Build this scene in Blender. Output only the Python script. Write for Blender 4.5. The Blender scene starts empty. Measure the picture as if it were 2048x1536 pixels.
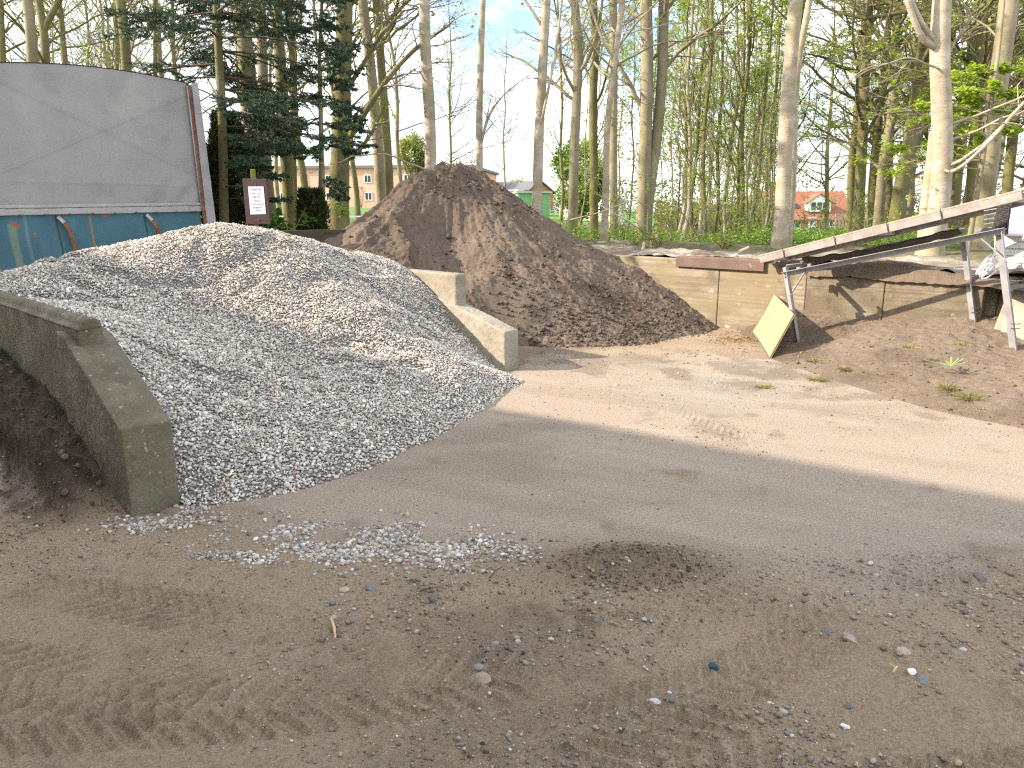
import bpy, bmesh, math, random
import numpy as np
from mathutils import Vector, Matrix

C = bpy.context.scene.collection
R = math.radians
# ------------------------------------------------------------------ camera, light, exposure
F_PX, CAM_H = 1500.0, 1.7                      # focal length in pixels of a 2048 wide frame, eye height
PITCH = math.atan((768 - 420) / F_PX)
cam = bpy.data.objects.new('camera', bpy.data.cameras.new('camera'))
C.objects.link(cam)
cam.location = (0, 0, CAM_H)
cam.rotation_euler = (math.pi / 2 - PITCH, 0, 0)
cam.data.sensor_width = 36
cam.data.lens = F_PX / 2048 * 36
cam.data.clip_start = 0.05
cam.data.clip_end = 3000
bpy.context.scene.camera = cam

SUN_EL, SUN_DIR = R(30.0), Vector((1, 0.07))   # the sunlight travels to +X
SUN_DIR.normalize()
sun = bpy.data.objects.new('sun', bpy.data.lights.new('sun', 'SUN'))
C.objects.link(sun)
sun.data.energy = 4.3
sun.data.angle = R(0.6)
sun.data.color = (1.0, 0.87, 0.72)
trav = Vector((SUN_DIR.x * math.cos(SUN_EL), SUN_DIR.y * math.cos(SUN_EL), -math.sin(SUN_EL)))
sun.rotation_euler = trav.to_track_quat('-Z', 'Y').to_euler()

world = bpy.data.worlds.new('World')
bpy.context.scene.world = world
world.use_nodes = True
nt = world.node_tree
nt.nodes.clear()
def wn(t, **k):
    n = nt.nodes.new(t)
    for a, b in k.items(): setattr(n, a, b)
    return n
wo = wn('ShaderNodeOutputWorld'); bg = wn('ShaderNodeBackground')
sky = wn('ShaderNodeTexSky')
sky.sky_type = 'NISHITA'; sky.sun_disc = False
sky.sun_elevation = SUN_EL
sky.sun_rotation = math.atan2(-SUN_DIR.x, -SUN_DIR.y)
sky.altitude = 10; sky.air_density = 1.0; sky.dust_density = 1.2; sky.ozone_density = 1.6
tc = wn('ShaderNodeTexCoord')
mp = wn('ShaderNodeMapping'); mp.inputs['Scale'].default_value = (1.0, 1.0, 2.6); mp.inputs['Location'].default_value = (0.35, 0.2, 0.15)
n1 = wn('ShaderNodeTexNoise'); n1.inputs['Scale'].default_value = 2.3; n1.inputs['Detail'].default_value = 9; n1.inputs['Roughness'].default_value = 0.58; n1.inputs['Distortion'].default_value = 0.25
cr = wn('ShaderNodeValToRGB'); cr.color_ramp.elements[0].position = 0.41; cr.color_ramp.elements[1].position = 0.65
mx = wn('ShaderNodeMix', data_type='RGBA')
mx.inputs['B'].default_value = (11.0, 10.8, 10.7, 1)
L = nt.links.new
L(tc.outputs['Generated'], mp.inputs['Vector']); L(mp.outputs['Vector'], n1.inputs['Vector']); L(n1.outputs['Fac'], cr.inputs['Fac'])
L(cr.outputs['Color'], mx.inputs['Factor']); L(sky.outputs['Color'], mx.inputs['A']); L(mx.outputs['Result'], bg.inputs['Color'])
bg.inputs['Strength'].default_value = 0.135
L(bg.outputs['Background'], wo.inputs['Surface'])

vs = bpy.context.scene.view_settings
vs.view_transform = 'Standard'; vs.look = 'None'; vs.gamma = 1; vs.use_curve_mapping = False
vs.exposure = 1.42
bpy.context.scene.cycles.use_denoising = False
bpy.context.scene.cycles.sample_clamp_indirect = 4.0
bpy.context.scene.cycles.filter_width = 1.25

# ------------------------------------------------------------------ helpers: picture geometry
sP, cP = math.sin(PITCH), math.cos(PITCH)
def ray(x, y):
    u = (x - 1024) / F_PX; v = (768 - y) / F_PX
    return (u, cP + v * sP, -sP + v * cP)
def gnd(x, y, z=0.0):
    d = ray(x, y); t = (z - CAM_H) / d[2]
    return (d[0] * t, d[1] * t, z)
def at(x, y, Y):
    d = ray(x, y); t = Y / d[1]
    return (d[0] * t, Y, CAM_H + d[2] * t)
DX, NX = np.array((-0.715, 0.70)), np.array((0.70, 0.715))     # along the bay walls, across the bays
A1, A2, A3 = np.array((-2.16, 3.98)), np.array((-0.08, 7.95)), np.array((3.03, 11.04))
def sn(A, x, y):
    """distance along and across a wall line through A"""
    return (x - A[0]) * DX[0] + (y - A[1]) * DX[1], (x - A[0]) * NX[0] + (y - A[1]) * NX[1]

# ------------------------------------------------------------------ helpers: noise and surfaces
def _h(ix, iy, s):
    h = (ix.astype(np.int64) * 374761393 + iy.astype(np.int64) * 668265263 + s * 974711) & 0xffffffff
    h = ((h ^ (h >> 13)) * 1274126177) & 0xffffffff
    h = ((h ^ (h >> 16)) * 2246822519) & 0xffffffff
    return ((h ^ (h >> 15)) & 0xffffff) / float(0xffffff)
def vn(x, y, s=0):
    ix = np.floor(x); iy = np.floor(y); fx = x - ix; fy = y - iy
    fx = fx * fx * (3 - 2 * fx); fy = fy * fy * (3 - 2 * fy)
    a = _h(ix, iy, s); b = _h(ix + 1, iy, s); c = _h(ix, iy + 1, s); d = _h(ix + 1, iy + 1, s)
    return (a * (1 - fx) + b * fx) * (1 - fy) + (c * (1 - fx) + d * fx) * fy
def fbm(x, y, f=1.0, o=4, s=0, g=0.5):
    r = 0; a = 1.0; t = 0
    for i in range(o):
        ca, sa = math.cos(0.6 * i), math.sin(0.6 * i)
        r = r + a * vn((x * ca - y * sa) * f + 7.3 * i, (x * sa + y * ca) * f - 3.1 * i, s + i)
        t += a; a *= g; f *= 2.03
    return r / t - 0.5
def sm(a, b, x):
    t = np.clip((x - a) / (b - a), 0, 1)
    return t * t * (3 - 2 * t)
class TPS:
    def __init__(self, pts, lam=0.002):
        p = np.array(pts, float); self.p = p[:, :2]; n = len(p)
        K = self.k(self.p, self.p) + lam * np.eye(n)
        P = np.c_[np.ones(n), self.p]
        A = np.zeros((n + 3, n + 3)); A[:n, :n] = K; A[:n, n:] = P; A[n:, :n] = P.T
        self.w = np.linalg.solve(A, np.r_[p[:, 2], np.zeros(3)])
    @staticmethod
    def k(a, b):
        d2 = ((a[:, None, :] - b[None]) ** 2).sum(-1)
        return np.where(d2 > 1e-12, 0.5 * d2 * np.log(np.maximum(d2, 1e-12)), 0)
    def __call__(self, x, y):
        sh = np.shape(x); q = np.c_[np.ravel(x), np.ravel(y)]; out = np.empty(len(q)); n = len(self.p)
        for i in range(0, len(q), 20000):
            c = q[i:i + 20000]
            out[i:i + 20000] = self.k(c, self.p) @ self.w[:n] + self.w[n] + c @ self.w[n + 1:]
        return out.reshape(sh)

# ------------------------------------------------------------------ helpers: objects
def tag(o, label=None, cat=None, group=None, kind=None):
    if label: o['label'] = label
    if cat: o['category'] = cat
    if group: o['group'] = group
    if kind: o['kind'] = kind
    return o
def empty(name, loc, label, cat, group=None, rz=0.0):
    o = bpy.data.objects.new(name, None); C.objects.link(o)
    o.location = loc; o.rotation_euler = (0, 0, rz); o.empty_display_size = 0.2
    return tag(o, label, cat, group)
def mk(name, V, faces, mats, parent=None, smooth=False, col=None, midx=None, loc=None):
    """one mesh object from numpy arrays; faces = list of (n,3) / (n,4) index arrays"""
    me = bpy.data.meshes.new(name)
    V = np.asarray(V, np.float32)
    faces = [np.asarray(f, np.int32) for f in (faces if isinstance(faces, list) else [faces]) if len(f)]
    me.vertices.add(len(V)); me.vertices.foreach_set('co', V.ravel())
    tot = np.concatenate([np.full(len(f), f.shape[1], np.int32) for f in faces])
    lv = np.concatenate([f.ravel() for f in faces])
    me.loops.add(len(lv)); me.loops.foreach_set('vertex_index', lv)
    me.polygons.add(len(tot))
    me.polygons.foreach_set('loop_start', np.r_[0, np.cumsum(tot)[:-1]].astype(np.int32))
    if smooth: me.polygons.foreach_set('use_smooth', np.ones(len(tot), bool))
    if midx is not None: me.polygons.foreach_set('material_index', np.asarray(midx, np.int32))
    if col is not None:
        a = me.attributes.new('col', 'FLOAT_COLOR', 'POINT')
        a.data.foreach_set('color', np.c_[col, np.ones(len(V))].astype(np.float32).ravel())
    me.update(calc_edges=True)
    for m in (mats if isinstance(mats, (list, tuple)) else [mats]): me.materials.append(m)
    o = bpy.data.objects.new(name, me); C.objects.link(o)
    if parent: o.parent = parent
    if loc is not None: o.location = loc
    return o
def grid_faces(nx, ny, keep=None):
    i = np.arange(ny - 1)[:, None] * nx + np.arange(nx - 1)[None]
    f = np.stack([i, i + 1, i + 1 + nx, i + nx], -1)
    if keep is not None:
        k = keep.reshape(ny, nx)
        k = k[:-1, :-1] & k[1:, :-1] & k[:-1, 1:] & k[1:, 1:]
        return f[k]
    return f.reshape(-1, 4)
class MB:
    """collects boxes, bars, prisms and tubes for ONE mesh"""
    def __init__(s): s.v = []; s.f = []
    def add(s, V, Fs):
        b = len(s.v); s.v += [tuple(p) for p in V]; s.f += [tuple(i + b for i in f) for f in Fs]
    BOX = [(0, 3, 2, 1), (4, 5, 6, 7), (0, 1, 5, 4), (1, 2, 6, 5), (2, 3, 7, 6), (3, 0, 4, 7)]
    def box(s, c, d, M=None):
        x, y, z = (k / 2 for k in d)
        V = [Vector(p) for p in ((-x, -y, -z), (x, -y, -z), (x, y, -z), (-x, y, -z), (-x, -y, z), (x, -y, z), (x, y, z), (-x, y, z))]
        if M is not None: V = [M @ p for p in V]
        s.add([p + Vector(c) for p in V], s.BOX)
    def bar(s, a, b, w, h, up=(0, 0, 1)):
        a, b = Vector(a), Vector(b); t = (b - a).normalized(); u = Vector(up)
        r = t.cross(u).normalized(); u = r.cross(t).normalized()
        V = [p + r * (i * w / 2) + u * (j * h / 2) for p in (a, b) for i, j in ((-1, -1), (1, -1), (1, 1), (-1, 1))]
        s.add(V, [(3, 2, 1, 0), (4, 5, 6, 7), (0, 1, 5, 4), (1, 2, 6, 5), (2, 3, 7, 6), (3, 0, 4, 7)])
    def prism(s, poly, a, b):
        """polygon (list of 3D points) swept by the vector b-a"""
        d = Vector(b) - Vector(a); n = len(poly)
        V = [Vector(p) for p in poly] + [Vector(p) + d for p in poly]
        s.add(V, [tuple(range(n - 1, -1, -1)), tuple(range(n, 2 * n))] + [(i, (i + 1) % n, n + (i + 1) % n, n + i) for i in range(n)])
    def tube(s, pts, r, k=8):
        P = np.array([pts], float); rr = np.broadcast_to(np.array(r, float), (1, len(pts)))
        V, Fq = tubes(P, rr, k); n = len(V); s.add(V, [tuple(q) for q in Fq])
        b = len(s.v) - n
        s.f.append(tuple(b + i for i in range(k - 1, -1, -1))); s.f.append(tuple(b + n - k + i for i in range(k)))
    def build(s, name, mat, parent=None, bevel=0.0, smooth=False, loc=None, seg=2):
        me = bpy.data.meshes.new(name); me.from_pydata(s.v, [], s.f)
        bm = bmesh.new(); bm.from_mesh(me); bmesh.ops.recalc_face_normals(bm, faces=bm.faces); bm.to_mesh(me); bm.free()
        if smooth:
            for p in me.polygons: p.use_smooth = True
        me.materials.append(mat)
        o = bpy.data.objects.new(name, me); C.objects.link(o)
        if parent: o.parent = parent
        if loc is not None: o.location = loc
        if bevel:
            m = o.modifiers.new('bevel', 'BEVEL'); m.width = bevel; m.segments = seg; m.limit_method = 'ANGLE'; m.angle_limit = R(40)
        return o
def tubes(P, Rr, k):
    n, m, _ = P.shape
    T = np.gradient(P, axis=1); T /= np.linalg.norm(T, axis=-1, keepdims=True) + 1e-9
    mean = T.mean(1); ref = np.zeros((n, 3)); ref[np.arange(n), np.abs(mean).argmin(1)] = 1
    a = np.cross(T, ref[:, None, :]); a /= np.linalg.norm(a, axis=-1, keepdims=True) + 1e-9
    b = np.cross(T, a)
    an = np.arange(k) * 2 * math.pi / k
    V = P[:, :, None, :] + Rr[:, :, None, None] * (np.cos(an)[None, None, :, None] * a[:, :, None, :] + np.sin(an)[None, None, :, None] * b[:, :, None, :])
    base = (np.arange(n)[:, None, None] * m + np.arange(m - 1)[None, :, None]) * k
    j = np.arange(k)[None, None]; j2 = (j + 1) % k
    F = np.stack([base + j, base + j2, base + k + j2, base + k + j], -1).reshape(-1, 4)
    return V.reshape(-1, 3), F

# ------------------------------------------------------------------ helpers: materials
def mat(name, cols, scale=4.0, stretch=(1, 1, 1), detail=8, rough=0.9, bump=0.3, bscale=60, bdist=0.01, attr=False, coord='Object', spec=0.25,
        metal=0.0, spots=None, vor=None, translucent=None, band=None):
    """procedural surface: noise between the colours in cols [(pos,(r,g,b))]; attr multiplies the vertex colour;
    spots = (scale, threshold, colour, amount) adds blotches with their own colour"""
    m = bpy.data.materials.new(name); m.use_nodes = True
    t = m.node_tree; N = t.nodes; Lk = t.links.new
    bs = N['Principled BSDF']; out = N['Material Output']
    bs.inputs['Roughness'].default_value = rough; bs.inputs['Metallic'].default_value = metal
    bs.inputs['Specular IOR Level'].default_value = spec
    if coord == 'World':
        g = N.new('ShaderNodeNewGeometry'); src = g.outputs['Position']
    else:
        g = N.new('ShaderNodeTexCoord'); src = g.outputs['Object']
    mpn = N.new('ShaderNodeMapping'); mpn.inputs['Scale'].default_value = stretch; Lk(src, mpn.inputs['Vector'])
    nz = N.new('ShaderNodeTexNoise'); nz.inputs['Scale'].default_value = scale; nz.inputs['Detail'].default_value = detail; nz.inputs['Roughness'].default_value = 0.62
    Lk(mpn.outputs['Vector'], nz.inputs['Vector'])
    rp = N.new('ShaderNodeValToRGB'); e = rp.color_ramp.elements
    while len(e) < len(cols): e.new(0.5)
    for k, (p, c) in enumerate(cols):
        e[k].position = p; e[k].color = (*c, 1)
    Lk(nz.outputs['Fac'], rp.inputs['Fac'])
    colour = rp.outputs['Color']
    def mix(kind, a, b, fac=1.0):
        q = N.new('ShaderNodeMix'); q.data_type = 'RGBA'; q.blend_type = kind
        if isinstance(fac, float): q.inputs['Factor'].default_value = fac
        else: Lk(fac, q.inputs['Factor'])
        Lk(a, q.inputs['A'])
        if isinstance(b, tuple): q.inputs['B'].default_value = (*b, 1)
        else: Lk(b, q.inputs['B'])
        return q.outputs['Result']
    if attr:
        at_ = N.new('ShaderNodeAttribute'); at_.attribute_name = 'col'
        colour = mix('MULTIPLY', at_.outputs['Color'], colour)
    if band:   # horizontal board marks: (scale, colour, amount)
        w = N.new('ShaderNodeTexNoise'); w.inputs['Scale'].default_value = 1.0; w.inputs['Detail'].default_value = 4
        m2 = N.new('ShaderNodeMapping'); m2.inputs['Scale'].default_value = (0.6, 0.6, band[0]); Lk(src, m2.inputs['Vector']); Lk(m2.outputs['Vector'], w.inputs['Vector'])
        r2 = N.new('ShaderNodeMapRange'); r2.inputs['From Min'].default_value = 0.42; r2.inputs['From Max'].default_value = 0.68; r2.inputs['To Max'].default_value = band[2]
        Lk(w.outputs['Fac'], r2.inputs['Value']); colour = mix('MIX', colour, band[1], r2.outputs['Result'])
    for sp in (spots or []):
        s2 = N.new('ShaderNodeTexNoise'); s2.inputs['Scale'].default_value = sp[0]; s2.inputs['Detail'].default_value = 5
        m3 = N.new('ShaderNodeMapping'); m3.inputs['Location'].default_value = (sp[0], 2.3, 5.1); m3.inputs['Scale'].default_value = sp[4] if len(sp) > 4 else (1, 1, 1)
        Lk(src, m3.inputs['Vector']); Lk(m3.outputs['Vector'], s2.inputs['Vector'])
        r3 = N.new('ShaderNodeMapRange'); r3.inputs['From Min'].default_value = sp[1]; r3.inputs['From Max'].default_value = sp[1] + 0.07; r3.inputs['To Max'].default_value = sp[3]
        Lk(s2.outputs['Fac'], r3.inputs['Value']); colour = mix('MIX', colour, sp[2], r3.outputs['Result'])
    if vor:    # small flecks: (scale, size, colour, amount)
        v = N.new('ShaderNodeTexVoronoi'); v.inputs['Scale'].default_value = vor[0]; Lk(src, v.inputs['Vector'])
        r4 = N.new('ShaderNodeMapRange'); r4.inputs['From Min'].default_value = vor[1]; r4.inputs['From Max'].default_value = vor[1] * 0.7; r4.inputs['To Max'].default_value = vor[3]
        Lk(v.outputs['Distance'], r4.inputs['Value']); colour = mix('MIX', colour, vor[2], r4.outputs['Result'])
    Lk(colour, bs.inputs['Base Color'])
    if bump:
        bn = N.new('ShaderNodeTexNoise'); bn.inputs['Scale'].default_value = bscale; bn.inputs['Detail'].default_value = 6; bn.inputs['Roughness'].default_value = 0.65
        Lk(mpn.outputs['Vector'], bn.inputs['Vector'])
        bu = N.new('ShaderNodeBump'); bu.inputs['Strength'].default_value = bump; bu.inputs['Distance'].default_value = bdist
        Lk(bn.outputs['Fac'], bu.inputs['Height']); Lk(bu.outputs['Normal'], bs.inputs['Normal'])
    if translucent:
        tr = N.new('ShaderNodeBsdfTranslucent'); tr.inputs['Color'].default_value = (*translucent, 1)
        ms = N.new('ShaderNodeMixShader'); ms.inputs[0].default_value = 0.45
        if attr: Lk(mix('MULTIPLY', at_.outputs['Color'], rp.outputs['Color']), tr.inputs['Color'])
        Lk(bs.outputs[0], ms.inputs[1]); Lk(tr.outputs[0], ms.inputs[2]); Lk(ms.outputs[0], out.inputs['Surface'])
    return m
def plain(name, c, rough=0.6, metal=0.0, v=0.12, scale=6, bump=0.05):
    lo = tuple(k * (1 - v) for k in c); hi = tuple(min(1, k * (1 + v)) for k in c)
    return mat(name, [(0.3, lo), (0.7, hi)], scale=scale, rough=rough, metal=metal, bump=bump, bscale=80, bdist=0.003)

# ------------------------------------------------------------------ the setting: terrain
def upper(x, y):
    """how far a point lies on the raised side of the bays (0..1)"""
    s1, n1_ = sn(A1, x, y); s3, n3_ = sn(A3, x, y)
    a = sm(0.10, 0.25, n3_) * sm(-6.0, -5.0, s3)
    b = sm(5.10, 5.4, s1) * sm(-3.5, -2.5, n1_ - 4.0 + 0 * n1_)
    return np.maximum(a, b)
def terr(x, y):
    x = np.asarray(x, float); y = np.asarray(y, float)
    far = np.clip(1.0 - 0.05 * x * 110 / np.maximum(np.abs(y), 110), -3.0, 3.2)
    near = 0.95 + 0.30 * sm(-1.0, -4.0, x) * sm(11.5, 14.5, y)
    t = sm(16, 105, y)
    up = near * (1 - t) + far * t - 0.60 * sm(17.5, 28, y) * sm(0, 6, x) * (1 - t)
    s1, n1_ = sn(A1, x, y)
    hollow = sm(-2.2, -4.2, x) * sm(13.4, 11.8, y - 0.0)              # low stand of the trailer behind the gravel bay
    u = upper(x, y)
    z = -0.06 + u * (up + 0.06)
    z = z * (1 - 0.85 * hollow * u)
    return np.where(y > 30, up, z)
def graded(a, b, fine0, fine1, step, grow):
    mid = np.arange(fine0, fine1 + 1e-6, step); lo = []; hi = []
    p, d = fine0, step
    while p > a: d *= grow; p -= d; lo.append(p)
    p, d = fine1, step
    while p < b: d *= grow; p += d; hi.append(p)
    return np.r_[lo[::-1], mid, hi]
gx = graded(-900, 900, -9, 14, 0.12, 1.12); gy = graded(-300, 1500, 2, 20, 0.12, 1.10)
X, Y = np.meshgrid(gx, gy)
Z = terr(X, Y) + upper(X, Y) * 0.06 * fbm(X, Y, 0.9, 4, 3) * sm(60, 20, Y)
lawn = sm(0.5, -2.5, X - 0.0 * Y) * sm(13, 15, Y) 
wood = fbm(X, Y, 0.35, 4, 9)
cg = np.array((0.10, 0.20, 0.035)); cf = np.array((0.085, 0.11, 0.03)); cs = np.array((0.30, 0.255, 0.20)); cb = np.array((0.13, 0.10, 0.065))
lw = np.clip(sm(2.0, -2.0, X) + sm(55, 75, Y), 0, 1)[..., None]
near3 = sm(3.2, 1.0, sn(A3, X, Y)[1] + 1.2 * wood)[..., None]
mixf = sm(-0.1, 0.15, wood)[..., None]
col = lw * cg + (1 - lw) * (cf * mixf + cb * (1 - mixf))
col = near3 * cs + (1 - near3) * col
low = (upper(X, Y) < 0.5) & (Y < 30) & (X > -11) & (X < 30)
col[(X < -9) & (Y > -60)] = (0.11, 0.19, 0.04)
col[low] = (0.28, 0.235, 0.19)
M_terrain = mat('terrain_soil', [(0.3, (0.7, 0.7, 0.7)), (0.7, (1.15, 1.15, 1.1))], scale=1.7, attr=True, coord='World', bump=0.5, bscale=25, bdist=0.03)
tag(mk('terrain', np.c_[X.ravel(), Y.ravel(), Z.ravel()], grid_faces(len(gx), len(gy)), M_terrain, smooth=True, col=col.reshape(-1, 3)), 'grass and bare earth rising behind the storage bays', None, kind='structure')

# raised wood floor right behind the bay wall, finer
rng = np.random.default_rng(5)
ss = np.arange(-6.5, 5.5, 0.03); nn = np.arange(0.16, 6.5, 0.03)
S_, N_ = np.meshgrid(ss, nn)
X = A3[0] + DX[0] * S_ + NX[0] * N_; Y = A3[1] + DX[1] * S_ + NX[1] * N_
lump = fbm(X, Y, 1.3, 5, 21)
Z = 0.985 + 0.26 * np.maximum(lump, -0.1) + 0.06 * fbm(X, Y, 7, 4, 4) - 0.10 * sm(4, 6.4, N_)
Z = Z * sm(0.16, 0.2, N_ + 0.04) 
g = sm(1.4, 2.6, N_ + 2.0 * fbm(X, Y, 0.7, 3, 8))[..., None]
pale = np.array((0.52, 0.46, 0.39)); brown = np.array((0.20, 0.155, 0.11)); green = np.array((0.07, 0.09, 0.03))
k = sm(-0.15, 0.2, fbm(X, Y, 1.6, 4, 31))[..., None]
r_ = sm(-0.6, -2.0, S_)[..., None]
col = (1 - g) * ((pale * k + brown * (1 - k)) * (1 - 0.35 * r_)) + g * (green * 0.6 + brown * 0.4)
M_floor = mat('wood_floor_soil', [(0.3, (0.65, 0.65, 0.65)), (0.7, (1.25, 1.22, 1.2))], scale=9, attr=True, coord='World', bump=0.6, bscale=45, bdist=0.02)
tag(mk('forest_floor', np.c_[X.ravel(), Y.ravel(), Z.ravel()], grid_faces(len(ss), len(nn)), M_floor, smooth=True, col=col.reshape(-1, 3)), 'bare sandy earth along the top of the bay wall under the trees', kind='structure')

# ------------------------------------------------------------------ the yard
ax = np.r_[np.arange(-9.0, -4.4, 0.04), np.arange(-4.4, -3.0, 0.018), np.arange(-3.0, 3.4, 0.013), np.arange(3.4, 12.0, 0.03)]
ay = np.r_[np.arange(-1.0, 1.6, 0.05), np.arange(1.6, 5.0, 0.013), np.arange(5.0, 9.0, 0.02), np.arange(9.0, 16.5, 0.06)]
X, Y = np.meshgrid(ax, ay)
n_big = fbm(X, Y, 0.55, 4, 41); n_mid = fbm(X, Y, 2.2, 5, 42); n_fine = fbm(X, Y, 14, 4, 43)
# where loose sand lies on the concrete: the front, and a thin skin by the foot of the banks
edge = 3.35 + 0.35 * sm(-0.5, -2.2, X) + 0.55 * sm(-0.5, -3.2, X) - 0.25 * sm(0.2, 1.0, X) + 0.35 * sm(1.6, 2.6, X)
sand = sm(0.28, -0.28, Y - edge + 0.9 * n_big + 0.35 * n_mid)
back = sm(8.2, 9.4, Y + 0.8 * n_big + 0.5 * X * 0)
def blob(cx, cy, rx, ry, rot=0.0, rag=0.5, s=50, f=3.0):
    dx, dy = X - cx, Y - cy; c, s_ = math.cos(rot), math.sin(rot)
    d = np.sqrt(((dx * c + dy * s_) / rx) ** 2 + ((-dx * s_ + dy * c) / ry) ** 2)
    return d + rag * fbm(X, Y, f, 4, s)
Z = 0.004 * n_mid + 0.002 * n_fine
Z += sand * (0.022 * n_mid + 0.020 * n_fine + 0.013 * fbm(X, Y, 45, 3, 44) + 0.03 * n_big)
mound = sm(1.0, 0.15, blob(0.63, 3.40, 0.52, 0.27, 0.0, 0.45, 51, 4))
Z += mound * (0.075 + 0.05 * fbm(X, Y, 14, 4, 52))
dung = sm(0.55, 0.05, blob(0.25, 2.95, 0.85, 0.42, -0.25, 1.1, 53, 5))
Z += dung * 0.016 * (0.5 + fbm(X, Y, 22, 3, 54))
def track(x0, y0, x1, y1, w, pitch, depth, skew, seed, amp=1.0):
    """tyre print: herringbone lugs pressed along a line"""
    global Z
    L_ = math.hypot(x1 - x0, y1 - y0); tx, ty = (x1 - x0) / L_, (y1 - y0) / L_
    u = (X - x0) * tx + (Y - y0) * ty; v = -(X - x0) * ty + (Y - y0) * tx
    v = v + 0.05 * np.sin(u * 1.7 + seed); u = u + 0.03 * np.sin(v * 9 + seed)
    inside = sm(w, w * 0.82, np.abs(v)) * sm(0, 0.15, u) * sm(L_, L_ - 0.15, u)
    ph = (u + skew * np.abs(v) + 0.03 * fbm(X, Y, 7, 3, seed + 3)) / pitch
    lug = sm(0.16, 0.26, np.abs((ph % 1.0) - 0.5))
    inside = inside * sm(-0.28, 0.04, fbm(X, Y, 1.9, 4, seed)) * amp
    Z = Z - 1.0 * depth * inside * lug + 0.4 * depth * inside * (1 - lug)
    return inside
tr = 0
for k in ((-2.4, 3.15, -0.5, 2.75, 0.17, 0.085, 0.014, 0.9, 61), (-1.9, 2.15, 0.1, 2.55, 0.19, 0.10, 0.015, -0.9, 62), (-0.5, 1.75, 0.9, 2.25, 0.20, 0.11, 0.016, 0.8, 63),
          (0.2, 2.2, 1.6, 2.95, 0.17, 0.075, 0.011, -0.8, 64), (0.5, 2.9, 2.3, 3.35, 0.2, 0.09, 0.009, 0.9, 65), (-2.6, 2.6, -1.0, 2.3, 0.2, 0.1, 0.014, -0.8, 66),
          (0.6, 1.7, 2.0, 2.0, 0.2, 0.09, 0.014, 0.9, 67), (1.3, 6.3, 1.85, 5.15, 0.17, 0.08, 0.005, 0.8, 68), (2.0, 4.6, 3.2, 3.5, 0.17, 0.10, 0.005, 0.8, 69)):
    tr = np.maximum(tr, track(*k))
patch = sm(1.0, 0.2, blob(1.62, 5.6, 0.30, 0.55, 0.25, 0.9, 55, 3))
Z += patch * 0.012 * (0.6 + fbm(X, Y, 18, 3, 56))
# earth bank outside the first wall
s1, n1_ = sn(A1, X, Y)
rag = 0.20 * n_mid + 0.16 * n_fine
bank = sm(-0.05, 1.3, s1 + 0.10 * n_mid) * sm(-0.60, -0.02, n1_) * (n1_ < 0.12)
ledge = sm(-0.36, -0.29, n1_ + rag - 0.16 * sm(1.2, 0.3, s1) + 0.10 * sm(0.9, 0.0, s1)) * sm(-0.1, 1.1, s1 + 0.3 * n_mid) * (n1_ < 0.12)
Z += bank * (0.17 + 0.10 * np.clip(s1 - 1.0, 0, 2) + 0.05 * n_mid) + ledge * (0.21 + 0.14 * n_mid + 0.14 * n_fine + 0.05 * fbm(X, Y, 40, 3, 47)) * sm(0, 0.6, s1 + 0.2)
Z += 0.03 * sm(-1.1, -0.3, n1_) * sm(-0.3, 0.6, s1) * (n1_ < 0.12) * (0.6 + n_fine)
soilm = np.clip(ledge + 0.6 * sm(-0.46, -0.38, n1_ + rag) * sm(-0.1, 0.5, s1) * (n1_ < 0.12), 0, 1)
conc = np.array((0.385, 0.32, 0.255)); concg = np.array((0.325, 0.288, 0.245)); sandc = np.array((0.335, 0.251, 0.167)); dark = np.array((0.060, 0.045, 0.031)); brown = np.array((0.15, 0.112, 0.078))
def over(col, c, a): return col * (1 - a[..., None]) + np.asarray(c) * a[..., None]
col = conc + 0 * X[..., None]
col = over(col, concg, sm(-0.12, 0.2, n_big + 0.3 * n_mid) * 0.75)
col = over(col, (0.45, 0.39, 0.32), sm(0.10, 0.3, fbm(X, Y, 0.9, 5, 45)) * 0.55)
col = over(col, (0.24, 0.20, 0.155), sm(0.04, 0.28, fbm(X * 0.5, Y, 1.4, 5, 46)) * 0.6)
uu, vv = X * 0.88 - Y * 0.48, X * 0.48 + Y * 0.88
col = over(col, (0.25, 0.205, 0.16), sm(0.03, 0.22, fbm(uu * 0.22 + 0.1 * n_big, vv * 2.2, 1.6, 4, 38)) * 0.28)
col = over(col, (0.48, 0.43, 0.37), sm(0.12, 0.25, fbm(uu * 0.3, vv * 3.4, 1.8, 4, 39)) * 0.22)
col = over(col, (0.20, 0.155, 0.115), sm(0.02, 0.2, fbm(X, Y, 3.4, 5, 37) + 0.25 * sm(7.0, 9.0, Y + 0.4 * X) - 0.14) * 0.6)
col = over(col, sandc, sand * (0.85 + 0.3 * n_mid).clip(0, 1))
col = over(col, (0.31, 0.25, 0.185), sand * sm(0.0, 0.3, n_mid + 0.4 * n_fine) * 0.5)
col = over(col, (0.15, 0.115, 0.085), sand * sm(0.02, 0.3, fbm(X, Y, 1.1, 5, 48) + 0.3 * n_fine) * 0.45)
col = over(col, sandc * 1.15, back * 0.6)
col = over(col, brown, patch * sm(-0.3, 0.2, n_fine) * 0.5)
col = over(col, (0.135, 0.10, 0.062), mound * (0.9 + 0.7 * n_fine).clip(0, 1))
col = over(col, (0.13, 0.095, 0.063), dung * sm(-0.15, 0.15, fbm(X, Y, 20, 3, 49)) * 0.7)
halo = sm(1.7, 0.6, blob(0.63, 3.42, 0.52, 0.27, 0.0, 0.6, 57, 3))
col = over(col, (0.22, 0.175, 0.125), halo * 0.55)
rust = sm(0.5, 0.0, blob(gnd(1375, 960)[0], gnd(1375, 960)[1], 0.28, 0.5, 0.1, 0.8, 58, 4))
col = over(col, (0.30, 0.20, 0.10), rust * 0.5)
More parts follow.
